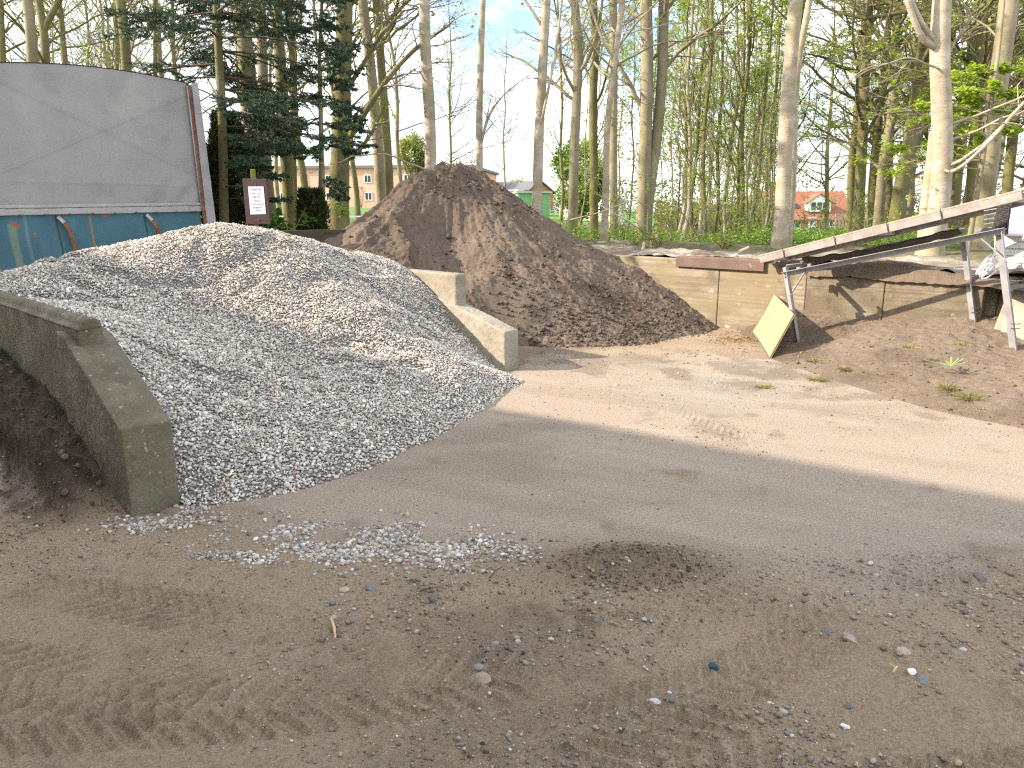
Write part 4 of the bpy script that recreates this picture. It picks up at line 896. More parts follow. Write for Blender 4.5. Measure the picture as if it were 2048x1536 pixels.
# grit: small stones over sand and concrete
g = np.random.default_rng(41); pts = []; szs = []
def grit(n, x0, x1, y0, y1, med, spread=0.45, mx_=0.035):
    x, y = g.uniform(x0, x1, n), g.uniform(y0, y1, n); k = vn(x * 2.3, y * 2.3, 77) + 0.3 * vn(x * 8, y * 8, 78) > 0.45 + 0.25 * g.random(n)
    pts.append(np.c_[x, y][k]); szs.append(np.clip(g.lognormal(math.log(med), spread, n), 0.003, mx_)[k])
grit(16000, -2.6, 2.6, 1.6, 3.6, 0.0045); grit(1300, -2.0, 2.4, 1.7, 3.3, 0.010); grit(2600, 0.8, 2.6, 1.7, 3.5, 0.010); grit(520, 0.9, 2.5, 1.8, 3.1, 0.016); grit(3000, -0.4, 2.0, 1.7, 2.3, 0.0075)
grit(2500, -1.5, 3.6, 3.4, 6.2, 0.0055); grit(2600, -0.4, 4.0, 5.4, 9.2, 0.009, 0.5); grit(1500, -4, -1.8, 2.6, 4.6, 0.009); grit(900, 0.3, 3.6, 8.2, 10.6, 0.02); grit(900, -0.9, 0.6, 2.55, 3.4, 0.013); grit(400, -0.5, 0.5, 3.0, 3.7, 0.014)
p = np.concatenate(pts); sz = np.concatenate(szs)
s1, n1_ = sn(A1, p[:, 0], p[:, 1]); k = ~((s1 > -0.05) & (n1_ > -0.05)) | (p[:, 0] > -1.0); k &= ~((gz(p[:, 0], p[:, 1]) > 0) & (n1_ > 0) & (sn(A2, p[:, 0], p[:, 1])[1] < 0)); p, sz = p[k], sz[k]; n = len(p)
pal = np.array([(0.23, 0.185, 0.145), (0.18, 0.145, 0.12), (0.30, 0.255, 0.205), (0.155, 0.14, 0.128), (0.44, 0.41, 0.37), (0.29, 0.22, 0.15), (0.13, 0.105, 0.085)])
tag(scatter('grit', np.c_[p, yz(p[:, 0], p[:, 1]) + sz * 0.12], sz, pal[g.choice(7, n, p=[.24, .2, .16, .12, .07, .09, .12])] * g.uniform(0.8, 1.2, (n, 1)), M_peb, None, 42, tilt=0.5, smooth=False), 'grit and small stones strewn over the sand and concrete', 'grit', kind='stuff')
# dark crumbs on the mound, the litter patch and the outer earth bank
pts = []
def crumbs(cx, cy, rx, ry, n):
    a, r = g.uniform(0, 2 * math.pi, n), g.random(n) ** 0.6; pts.append(np.c_[cx + rx * r * np.cos(a), cy + ry * r * np.sin(a)])
crumbs(0.63, 3.40, 0.46, 0.26, 1500); crumbs(0.25, 2.95, 0.75, 0.40, 450); crumbs(-0.05, 3.30, 0.35, 0.25, 250); crumbs(1.65, 5.55, 0.3, 0.55, 260); crumbs(-2.3, 3.7, 0.6, 0.5, 400); crumbs(0.1, 1.95, 0.7, 0.25, 350); crumbs(0.6, 8.6, 1.0, 0.5, 350)
cb2 = 260; sb, nbb = g.uniform(0.2, 4.2, cb2), -0.03 - 0.75 * g.random(cb2) ** 1.5; big_p = np.c_[A1[0] + DX[0] * sb + NX[0] * nbb, A1[1] + DX[1] * sb + NX[1] * nbb]
nb = 5000; sb, nbb = g.uniform(0.1, 4.5, nb), -0.03 - 1.0 * g.random(nb) ** 1.6; pts.append(np.c_[A1[0] + DX[0] * sb + NX[0] * nbb, A1[1] + DX[1] * sb + NX[1] * nbb])
pts.append(big_p); p = np.concatenate(pts); n = len(p); sz = np.clip(g.lognormal(math.log(0.0058), 0.5, n), 0.003, 0.03); sz[-cb2:] = np.clip(g.lognormal(math.log(0.020), 0.5, cb2), 0.008, 0.055)
tag(scatter('soil_crumbs', np.c_[p, yz(p[:, 0], p[:, 1]) + sz * 0.15], sz, np.array((0.145, 0.112, 0.078)) * g.uniform(0.6, 1.5, (n, 1)), M_soil, None, 43, flat=(0.5, 1.0), smooth=False), 'dark crumbs of soil on the sand', 'crumbs', kind='stuff')

# ------------------------------------------------------------------ trees
M_bark = mat('beech_bark', [(0.28, (0.145, 0.122, 0.07)), (0.5, (0.24, 0.205, 0.13)), (0.72, (0.34, 0.30, 0.215))], scale=2.4, stretch=(1, 1, 0.45), detail=9, bump=0.35, bscale=22, bdist=0.02,
             spots=[(1.1, 0.54, (0.17, 0.17, 0.055), 0.55), (9, 0.64, (0.12, 0.095, 0.06), 0.6, (1, 1, 2.2))])
M_pale = mat('pale_beech_bark', [(0.28, (0.22, 0.18, 0.12)), (0.5, (0.35, 0.30, 0.22)), (0.72, (0.47, 0.415, 0.33))], scale=3.2, stretch=(1, 1, 1.6), detail=10, bump=0.5, bscale=24, bdist=0.02,
             spots=[(1.2, 0.54, (0.25, 0.22, 0.12), 0.6), (1.6, 0.57, (0.24, 0.20, 0.14), 0.35, (0.5, 0.5, 3.5)), (9, 0.66, (0.12, 0.095, 0.06), 0.7, (0.6, 0.6, 2.6))])
M_moss = mat('mossy_bark', [(0.28, (0.09, 0.08, 0.034)), (0.5, (0.155, 0.138, 0.062)), (0.72, (0.24, 0.215, 0.115))], scale=2.6, stretch=(1, 1, 0.4), detail=9, bump=0.5, bscale=24, bdist=0.02,
             spots=[(1.3, 0.56, (0.13, 0.14, 0.03), 0.6), (10, 0.63, (0.07, 0.055, 0.035), 0.6, (1, 1, 2))])
M_twig = mat('twig_bark', [(0.3, (0.19, 0.145, 0.115)), (0.7, (0.36, 0.295, 0.235))], scale=1.2, bump=0, coord='World')
M_twigm = mat('mossy_twig_bark', [(0.3, (0.17, 0.15, 0.08)), (0.7, (0.32, 0.28, 0.19))], scale=1.2, bump=0, coord='World')
M_leaf = mat('fresh_leaf', [(0.3, (0.75, 0.8, 0.7)), (0.7, (1.2, 1.15, 1.1))], scale=3, attr=True, bump=0, rough=0.5, translucent=(0.3, 0.45, 0.05), coord='World')
def sprout(g, P, Rr, cnt, t0, t1, L0, L1, a0, a1, m, up=0.0, wob=0.12, rf=0.55, flat=0.0, rmin=0.0022, taper=0.6, azim=None):
    """side shoots on a set of curves P (n,m,3) with radii Rr"""
    n, mm, _ = P.shape; N = n * cnt; idx = np.repeat(np.arange(n), cnt)
    t = g.uniform(t0, t1, N); q = t * (mm - 1.001); i = q.astype(int); f = (q - i)[:, None]
    S0 = P[idx, i] * (1 - f) + P[idx, i + 1] * f; r = Rr[idx, i] * (1 - f[:, 0]) + Rr[idx, i + 1] * f[:, 0]
    T = P[idx, i + 1] - P[idx, i]; T /= np.linalg.norm(T, axis=1, keepdims=True) + 1e-9
    plen = np.linalg.norm(np.diff(P, axis=1), axis=2).sum(1)[idx]
    v = g.normal(size=(N, 3)); v -= T * (v * T).sum(1, keepdims=True)
    if azim is not None: v += np.asarray(azim)
    v[:, 2] *= (1 - flat); v /= np.linalg.norm(v, axis=1, keepdims=True) + 1e-9
    a = g.uniform(a0, a1, N)[:, None]; d = T * np.cos(a) + v * np.sin(a)
    Ln = plen * g.uniform(L0, L1, N) * (1 - taper * (t - t0) / max(t1 - t0, 1e-6))
    out = np.empty((N, m, 3)); out[:, 0] = S0; p = S0.copy()
    for j in range(1, m):
        d = d + np.array((0, 0, up)) / (m - 1) + g.normal(size=(N, 3)) * wob; d[:, 2] *= (1 - flat * 0.35)
        d /= np.linalg.norm(d, axis=1, keepdims=True); p = p + d * (Ln / (m - 1))[:, None]; out[:, j] = p
    r0 = np.maximum(r * rf * g.uniform(0.75, 1.1, N), rmin)
    return out, np.maximum(r0[:, None] * np.linspace(1, 0.28, m)[None], rmin * 0.7)
LEAFC = np.array([(0.38, 0.48, 0.055), (0.31, 0.43, 0.05), (0.45, 0.52, 0.08), (0.25, 0.36, 0.045)])
def leaf_quads(g, C0, size, cols, horiz=0.6):
    """small folded leaves at the points C0"""
    n = len(C0); nrm = g.normal(size=(n, 3)); nrm[:, 2] = np.abs(nrm[:, 2]) + horiz * 2; nrm /= np.linalg.norm(nrm, axis=1, keepdims=True)
    a = g.normal(size=(n, 3)); a -= nrm * (a * nrm).sum(1, keepdims=True); a /= np.linalg.norm(a, axis=1, keepdims=True); b = np.cross(nrm, a)
    s = (size * g.uniform(0.6, 1.25, n))[:, None]
    V = np.stack([C0 - a * s * 0.55, C0 + b * s * 0.33 + nrm * s * 0.08, C0 + a * s * 0.55, C0 - b * s * 0.33 + nrm * s * 0.08], 1).reshape(-1, 3)
    F = np.arange(4 * n).reshape(n, 4)
    c = np.asarray(cols)[g.integers(0, len(cols), n)] * g.uniform(0.75, 1.25, (n, 1))
    return V, F, np.repeat(c, 4, 0)
def merge(parts):
    """[(V,F,col,mat index)] -> one set of arrays"""
    Vs, Fs, Cs, Ms, off = [], [], [], [], 0
    for V, F, c, mi in parts:
        Vs.append(V); Fs.append(F + off); Cs.append(np.broadcast_to(c, (len(V), 3))); Ms.append(np.full(len(F), mi)); off += len(V)
    return np.concatenate(Vs), np.concatenate(Fs), np.concatenate(Cs), np.concatenate(Ms)
def smooth_path(pts, n):
    p = np.array(pts, float); d = np.r_[0, np.cumsum(np.linalg.norm(np.diff(p, axis=0), axis=1))]
    q = np.linspace(0, d[-1], n); o = np.stack([np.interp(q, d, p[:, i]) for i in range(3)], 1)
    for _ in range(max(2, n // 10)): o[1:-1] = 0.25 * o[:-2] + 0.5 * o[1:-1] + 0.25 * o[2:]
    return o
def stem_mesh(g, path, rad, k=12):
    """trunk tube with swellings and scars"""
    V, F = tubes(path[None], rad[None], k)
    c = np.repeat(path, k, 0); dv = V - c
    V = c + dv * (1 + 0.16 * fbm(V[:, 0] * 6 + V[:, 1] * 5, V[:, 2] * 1.3, 1.0, 3, int(g.integers(1, 999))))[:, None]
    return V, F
def tree(name, label, group, stems, bark, seed, limbs=16, lt=(0.25, 0.98), ll=(0.12, 0.30), ang=(0.5, 1.1), up=0.5, sub=7, twig=6, tw2=0, leaves=0, leafsize=0.07, leafcols=LEAFC, twm=None,
         flat=0.35, extra=None, k=12, cat='tree', lowlimbs=0):
    """stems = [(path, radii)] in world space; the first starts at the base"""
    g = np.random.default_rng(seed); base = np.array(stems[0][0][0]); root = empty(name, tuple(base), label, cat, group)
    tp, cp = [], []
    for si, (path, rad) in enumerate(stems):
        V, F = stem_mesh(g, path, rad, k); tp.append((V, F, np.ones(3), 0))
        P1, R1 = sprout(g, path[None], rad[None], limbs if si == 0 else max(3, limbs // 2), lt[0], lt[1], ll[0], ll[1], ang[0], ang[1], 12, up, 0.13, 0.42, 0, 0.006, 0.45)
        if lowlimbs and si == 0:
            Pa, Ra = sprout(g, path[None], rad[None] * 0.5, lowlimbs, 0.10, 0.5, ll[0] * 0.7, ll[1] * 0.8, 1.0, 1.5, 12, 0.15, 0.14, 0.35, 0.5, 0.005, 0.2)
            P1 = np.concatenate([P1, Pa]); R1 = np.concatenate([R1, Ra])
        if extra is not None and si == 0:
            for ep, er in extra: V, F = stem_mesh(g, ep, er, 7); tp.append((V, F, np.ones(3), 0)); P1 = np.concatenate([P1, smooth_path(ep, 12)[None]]); R1 = np.concatenate([R1, np.interp(np.linspace(0, 1, 12), np.linspace(0, 1, len(er)), er)[None]])
        V, F = tubes(P1, R1, 6); tp.append((V, F, np.ones(3), 0))
        P2, R2 = sprout(g, P1, R1, sub, 0.15, 1.0, 0.28, 0.6, 0.45, 1.0, 8, 0.1, 0.13, 0.55, flat, 0.003, 0.5)
        V, F = tubes(P2, R2, 4); cp.append((V, F, np.ones(3), 0))
        P3, R3 = sprout(g, P2, R2, twig, 0.12, 1.0, 0.25, 0.55, 0.4, 0.9, 5, 0.05, 0.14, 0.6, flat, 0.0022, 0.4)
        V, F = tubes(P3, R3, 3); cp.append((V, F, np.ones(3), 0)); LP = P3
        if tw2:
            P4, R4 = sprout(g, P3, R3, tw2, 0.1, 1.0, 0.3, 0.6, 0.4, 0.9, 4, 0.0, 0.14, 0.7, flat, 0.0018, 0.4)
            V, F = tubes(P4, R4, 3); cp.append((V, F, np.ones(3), 0)); LP = P4
        if leaves:
            n = int(leaves * (1 if si == 0 else 0.5)); br = g.random(len(LP)) * (0.35 + vn(LP[:, 0, 0] * 0.7 + LP[:, 0, 1], LP[:, 0, 2] * 0.8, seed))
            ok = np.argsort(-br)[:max(10, int(len(LP) * 0.55))]
            i = ok[g.integers(0, len(ok), n)]; j = g.integers(1, LP.shape[1], n)
            V, F, c = leaf_quads(g, LP[i, j] + g.normal(size=(n, 3)) * 0.03, leafsize, leafcols); cp.append((V, F, c, 1))
    V, F, c, m = merge(tp); mk('trunk', V - base, F, bark, root, smooth=True)
    V, F, c, m = merge(cp); mk('crown', V - base, F, [twm or M_twig, M_leaf], root, col=c, midx=m)
    return root
def pstem(pts, Y, w0, w1, ztop, lean=0.0, n=46, sink=True, rtop=0.25):
    """a stem through picture points standing at the distance Y: [(px,py)] from the foot up, widths in pixels at foot and picture top"""
    P = [at(x, y, Y) for x, y in pts]
    if sink: P.insert(0, (P[0][0] - 0.02, Y, float(terr(P[0][0], Y)) - 0.1) if P[0][2] > float(terr(P[0][0], Y)) - 0.05 else (P[0][0], Y, P[0][2] - 0.15))
    a, b_ = np.array(P[-2]), np.array(P[-1]); d = (b_ - a) / np.linalg.norm(b_ - a)
    if ztop > P[-1][2] + 0.5:
        h = ztop - P[-1][2]; e = b_ + np.array((d[0] * h * 0.8 + lean, 0, h)); P += [tuple(b_ + (e - b_) * 0.33 + (0.08, 0.1, 0)), tuple(b_ + (e - b_) * 0.66 + (-0.1, 0.05, 0)), tuple(e)]
    path = smooth_path(P, n); z = path[:, 2]; zt = at(0, 0, Y)[2]; sc = Y / F_PX / 2
    t = (z - z[0]) / max(zt - z[0], 0.1)
    r = np.where(t < 1, w0 + (w1 - w0) * t, w1 * np.maximum(rtop, 1 - (t - 1) * 0.55)) * sc
    r = r * (1 + 0.45 * np.exp(-(z - z[0]) / 0.22))
    return path, r
def fork(path, rad, i, pts, Y, w0, w1, n=30, ztop=None):
    P = [tuple(path[i])] + [at(x, y, Y) for x, y in pts]
    if ztop:
        a, b_ = np.array(P[-2]), np.array(P[-1]); d = (b_ - a) / np.linalg.norm(b_ - a); h = (ztop - b_[2]) / max(d[2], 0.3); P.append(tuple(b_ + d * h))
    q = smooth_path(P, n); return q, np.linspace(w0, w1 * 0.6, n) * Y / F_PX / 2
tg = 'trees around the yard'
# pale beeches just behind the bay wall
s1_ = pstem([(1560, 495), (1567, 370), (1572, 250), (1580, 120), (1592, 0)], 14.0, 30, 24, 15); s2_ = pstem([(1573, 490), (1582, 400), (1587, 250), (1592, 130), (1612, 50), (1622, -20)], 14.25, 20, 12, 12)
tree('beech_tree', 'pale beech with two stems grown close together, behind the screen\'s low end', tg, [s1_, s2_], M_pale, 1, limbs=12, lt=(0.45, 0.98), leaves=500)
p_, r_ = pstem([(1862, 508), (1880, 410), (1887, 293), (1884, 205), (1876, 117), (1884, 0)], 12.0, 40, 32, 14)
ia = int(np.abs(p_[:, 2] - at(0, 112, 12)[2]).argmin()); ib = int(np.abs(p_[:, 2] - at(0, 355, 12)[2]).argmin()); ic = int(np.abs(p_[:, 2] - at(0, 150, 12)[2]).argmin()); id_ = int(np.abs(p_[:, 2] - at(0, 118, 12)[2]).argmin())
ex_ = [fork(p_, r_, ia, [(1860, 108), (1831, 59), (1816, 6)], 11.9, 12, 8, ztop=9), fork(p_, r_, ib, [(1904, 352), (1977, 287), (2012, 245), (2048, 205)], 11.6, 8, 6, ztop=5.5), fork(p_, r_, ic, [(1850, 128), (1824, 113), (1795, 118), (1772, 132), (1740, 130), (1690, 165), (1640, 215)], 11.5, 5, 1.2), fork(p_, r_, id_, [(1896, 108), (1915, 75), (1945, 32), (1915, -10)], 12.0, 6, 4)]
tree('beech_tree', 'thick pale beech with a bent limb, behind the middle of the soil screen', tg, [(p_, r_)], M_pale, 2, limbs=14, lt=(0.35, 0.98), leaves=900, extra=ex_, sub=8, lowlimbs=5)
q_ = pstem([(1848, 505), (1850, 425), (1862, 330), (1868, 262)], 12.15, 26, 10, 2.9)
p2_, r2_ = pstem([(1958, 470), (1971, 380), (1986, 234), (2007, 102), (2018, 0)], 15.0, 38, 32, 15)
tree('beech_tree', 'thick beech leaning slightly, behind the soil screen\'s high end', tg, [(p2_, r2_)], M_bark, 3, limbs=16, lt=(0.25, 0.98), leaves=3600, lowlimbs=8, leafsize=0.085, tw2=1)
tree('beech_tree', 'short pale stub grown against the foot of the thick pale beech', tg, [q_], M_pale, 33, limbs=4, ll=(0.2, 0.5), leaves=40)
# stems in the middle
tree('beech_tree', 'pale straight beech whose foot the peak of the soil heap hides', tg, [pstem([(860, 420), (860, 325), (863, 250), (856, 190), (850, 100), (848, 0)], 15.5, 23, 20, 15)], M_pale, 4, limbs=10, lt=(0.45, 0.98), leaves=200, lowlimbs=3)
pa, ra_ = pstem([(959, 440), (960, 345), (958, 250), (962, 100), (965, 0)], 15.2, 14, 11, 13); ia = int(np.abs(pa[:, 2] - at(0, 300, 15.2)[2]).argmin())
tree('beech_tree', 'thin pale beech with a whip bent over beside it, above the soil heap', tg, [(pa, ra_)], M_pale, 5, limbs=8, lt=(0.55, 0.98), leaves=60, extra=[fork(pa, ra_, ia, [(970, 255), (978, 225), (1010, 185), (1050, 155), (1090, 128)], 15.0, 3.5, 1), fork(pa, ra_, ia, [(968, 258), (978, 215), (983, 188)], 15.1, 3, 2)])
pa, ra_ = pstem([(1073, 440), (1076, 350), (1078, 250), (1085, 150), (1092, 0)], 15.0, 21, 16, 14); ia = int(np.abs(pa[:, 2] - at(0, 275, 15)[2]).argmin()); ib = int(np.abs(pa[:, 2] - at(0, 70, 15)[2]).argmin())
tree('beech_tree', 'pale beech with a thin second stem climbing along it, at the heap\'s sunlit shoulder', tg, [(pa, ra_)], M_pale, 6, limbs=9, lt=(0.45, 0.98), leaves=120, extra=[fork(pa, ra_, ia, [(1086, 235), (1100, 165), (1112, 105), (1124, 0)], 14.8, 6, 3, ztop=8), fork(pa, ra_, ib, [(1075, 40), (1062, 18), (1050, 0)], 15, 6, 4, ztop=8)])
for i, (pts, Yt, w0, w1, bk, lab, kw) in enumerate((
    ([(1145, 472), (1148, 300), (1155, 180), (1158, 60), (1146, 0)], 21, 20, 16, M_bark, 'brown beech stem between the heap\'s shoulder and a darker stem', {}),
    ([(1189, 440), (1187, 300), (1185, 200), (1190, 60), (1186, 0)], 24, 17, 14, M_moss, 'dark straight stem just behind the thin pale snaking stem', {}),
    ([(1230, 470), (1226, 350), (1228, 200), (1226, 0)], 22, 16, 14, M_bark, 'grey brown stem half hidden by the thin pale snaking stem', {}),
    ([(1208, 488), (1213, 350), (1212, 250), (1222, 180), (1232, 110), (1245, 0)], 17.5, 13, 11, M_pale, 'thin pale snaking beech in front of two darker stems', {}),
    ([(5, 330), (6, 115), (0, 0)], 20, 14, 11, M_moss, 'dark stem at the picture\'s left edge above the tarpaulin', dict(up=0.3)),
    ([(68, 330), (66, 118), (63, 50), (54, 0)], 18, 22, 18, M_bark, 'brown stem above the tarpaulin beside a forked dark one', dict(up=0.3)),
    ([(235, 330), (234, 130), (231, 0)], 24, 9, 7, M_moss, 'thin dark stem close to the mossy one above the tarpaulin\'s edge', {}),
    ([(256, 330), (254, 140), (250, 60), (240, 0)], 19, 20, 17, M_moss, 'mossy olive stem rising above the tarpaulin\'s sloping top', {}),
    ([(311, 330), (311, 150), (309, 0)], 24, 9, 7, M_moss, 'thin dark stem between the mossy stem and the spruce', {}),
    ([(538, 465), (520, 360), (502, 250), (493, 120), (480, 0)], 15.5, 46, 27, M_bark, 'thick leaning brown trunk right behind the price sign', dict(lt=(0.4, 0.98))),
    ([(545, 455), (530, 330), (526, 150), (520, 0)], 16.5, 24, 19, M_bark, 'straight grey trunk touching the thick leaning one behind the sign', {}),
    ([(583, 458), (570, 300), (563, 150), (550, 0)], 17, 25, 21, M_moss, 'mossy trunk behind the hanging spruce boughs, with a twin beside it', {}),
    ([(590, 456), (585, 300), (590, 100), (572, 0)], 18.5, 14, 11, M_moss, 'slim mossy trunk pressed against the thicker mossy one by the spruce boughs', {}),
    ([(765, 440), (760, 350), (752, 250), (740, 110), (724, 0)], 19, 22, 18, M_bark, 'brown stem of a close pair behind the soil heap\'s lower slope, with its twin behind', dict(up=0.7)),
    ([(780, 440), (778, 340), (770, 240), (762, 120), (752, 0)], 19.6, 18, 16, M_moss, 'mossy stem of a close pair, standing behind its brown twin', dict(up=0.7)))):
    tree('beech_tree', lab, tg, [pstem(pts, Yt, w0, w1, 15 + i % 4)], bk, 40 + i, limbs=18, leaves=900, leafsize=0.075, **{**dict(lt=(0.22, 0.98), sub=8, twig=7), **kw})
a = pstem([(93, 330), (92, 118), (90, 62), (80, 20), (76, 0)], 20, 17, 13, 14)
tree('beech_tree', 'dark forked tree above the tarpaulin, its stem dividing in a V', tg, [a, fork(a[0], a[1], int(np.abs(a[0][:, 2] - at(0, 62, 20)[2]).argmin()), [(100, 30), (115, 8), (128, -20)], 20, 12, 8, ztop=12)], M_moss, 61, limbs=18, lt=(0.3, 0.98), ll=(0.2, 0.4), up=0.2, sub=9, twig=7, leaves=200)
a = pstem([(1285, 455), (1290, 300), (1295, 150), (1292, 0)], 23, 26, 22, 17); e = pstem([(1292, 455), (1297, 400), (1312, 290), (1325, 150), (1328, 0)], 23.1, 22, 18, 16)
tree('beech_tree', 'dark twin-stemmed beech, both stems parting from one foot in the thicket', tg, [a, e], M_bark, 62, limbs=20, lt=(0.22, 0.98), leaves=600, sub=8, twig=7)
a = pstem([(676, 450), (678, 380), (681, 250), (686, 140), (690, 0)], 18, 40, 30, 15)
zi = lambda y: int(np.abs(a[0][:, 2] - at(0, y, 18)[2]).argmin())
tree('oak_tree', 'dark mossy oak with long limbs sweeping upward, behind the soil heap\'s lower slope', tg, [a], M_moss, 63, limbs=20, lt=(0.3, 0.98), ll=(0.22, 0.45), up=0.5, sub=8, twig=7, leaves=2600, leafsize=0.08,
     extra=[fork(a[0], a[1], zi(285), [(705, 270), (735, 215), (780, 150), (830, 95), (900, 50)], 17.8, 15, 6), fork(a[0], a[1], zi(190), [(700, 170), (725, 130), (760, 70), (810, 20)], 18.3, 10, 6), fork(a[0], a[1], zi(250), [(670, 210), (655, 120), (640, 60), (625, 0)], 18.2, 9, 5), fork(a[0], a[1], zi(330), [(720, 300), (748, 260), (770, 210)], 17.9, 10, 5)])

# forest trees further off: a few kinds, copied
def proto(seed, H, r, bark, limbs, ll, up, leaves, lt=(0.2, 0.98), ang=(0.5, 1.0), flat=0.4, sub=7, twig=6, twm=None, leafcols=LEAFC, leafsize=0.09, tw2=0):
    g = np.random.default_rng(seed); n = 34; z = np.linspace(-0.2, H, n)
    path = np.c_[0.18 * np.cumsum(g.normal(size=n)) * 0.35, 0.18 * np.cumsum(g.normal(size=n)) * 0.35, z]; path = smooth_path(path, n); path[:, :2] -= path[0, :2]
    rad = r * (1 - 0.8 * np.linspace(0, 1, n) ** 1.3) * (1 + 0.4 * np.exp(-np.linspace(0, H, n) / 0.3))
    return tree('beech_tree', 'x', None, [(path, rad)], bark, seed, limbs=limbs, lt=lt, ll=ll, ang=ang, up=up, sub=sub, twig=twig, leaves=leaves, leafsize=leafsize, flat=flat, k=8, twm=twm, leafcols=leafcols, tw2=tw2)
def plant(root, x, y, rz, sc, label, group, used=[]):
    """the first use moves the tree itself, later uses copy it and its parts"""
    if root in used:
        r = root.copy(); C.objects.link(r)
        for ch in list(root.children):
            c = ch.copy(); C.objects.link(c); c.parent = r
    else: r = root; used.append(root)
    r.location = (x, y, float(terr(x, y))); r.rotation_euler = (0, 0, rz); r.scale = (sc, sc, sc)
    r['label'] = label; r['group'] = group
    return r
G2 = np.array([(0.31, 0.46, 0.06), (0.25, 0.40, 0.05), (0.40, 0.50, 0.09)])
sk = dict(ang=(0.5, 1.0), leafcols=G2, tw2=3, lt=(0.12, 0.98), leafsize=0.085, flat=0.5)
slim = [proto(201, 15, 0.070, M_pale, 24, (0.08, 0.22), 0.8, 2400, **sk), proto(202, 16, 0.085, M_moss, 26, (0.08, 0.20), 0.8, 3200, **sk), proto(203, 13, 0.05, M_bark, 22, (0.08, 0.24), 0.9, 3400, **sk), proto(204, 14, 0.06, M_pale, 24, (0.08, 0.20), 0.8, 1500, **sk), proto(205, 12, 0.042, M_moss, 22, (0.08, 0.24), 0.9, 2400, **sk)]
big = [proto(211, 17, 0.17, M_moss, 30, (0.18, 0.36), 0.35, 6500, lt=(0.10, 0.98), ang=(0.7, 1.3), flat=0.6, sub=9, tw2=2, twm=M_twigm), proto(212, 18, 0.20, M_moss, 30, (0.18, 0.36), 0.35, 4800, lt=(0.10, 0.98), ang=(0.7, 1.3), flat=0.6, sub=9, tw2=2, twm=M_twigm), proto(213, 16, 0.15, M_bark, 28, (0.18, 0.34), 0.4, 7500, lt=(0.10, 0.98), ang=(0.7, 1.3), flat=0.6, sub=9, tw2=2, twm=M_twigm, leafcols=G2)]
airy = [proto(221, 16, 0.12, M_moss, 32, (0.2, 0.42), 0.5, 1300, lt=(0.2, 0.98), ang=(0.6, 1.2), sub=9, tw2=2), proto(222, 15, 0.11, M_bark, 32, (0.2, 0.42), 0.5, 1300, lt=(0.2, 0.98), ang=(0.6, 1.2), sub=9, tw2=2)]
rg = random.Random(8)
def wx(px, Yt): return at(px, 430, Yt)[0]
for i in range(58):      # slim thicket
    Yt = rg.uniform(26, 60); px_ = rg.uniform(1330, 1570) if i < 47 else rg.uniform(1100, 1340)
    plant(slim[i % 5], wx(px_, Yt), Yt, rg.uniform(0, 6.28), rg.uniform(0.8, 1.25), 'slim beech crowded in the thicket between dark twin stems and the pale twin beech' if i < 47 else 'slim beech far behind the dark stems above the heap\'s shoulder', 'slim beeches of the thicket' if i < 47 else 'slim beeches behind the dark stems')
for i, (px_, Yt) in enumerate(((1720, 24), (1745, 29), (1762, 26), (1778, 33), (1796, 22), (1823, 27), (1840, 30), (1700, 36), (1735, 42), (1655, 55), (1905, 24), (1925, 30), (1945, 22), (2010, 26), (2035, 32), (2060, 21), (2090, 28), (1985, 38), (2130, 24), (2170, 30), (1790, 60))):
    plant(big[i % 3], wx(px_, Yt), Yt, rg.uniform(0, 6.28), rg.uniform(0.85, 1.15), 'one of the mossy beeches in the dense wood behind the soil screen', 'mossy beeches of the wood')
for i, (px_, Yt) in enumerate(((30, 26), (120, 30), (160, 24), (205, 34), (285, 29), (345, 27), (385, 36), (465, 31), (610, 30), (650, 36), (715, 33), (800, 40), (500, 42), (560, 38), (905, 60), (1010, 62), (250, 45), (90, 44))):
    plant(airy[i % 2], wx(px_, Yt), Yt, rg.uniform(0, 6.28), rg.uniform(0.85, 1.15), 'bare tree standing on the lawn far behind the trailer or the price sign', 'bare trees on the lawn')

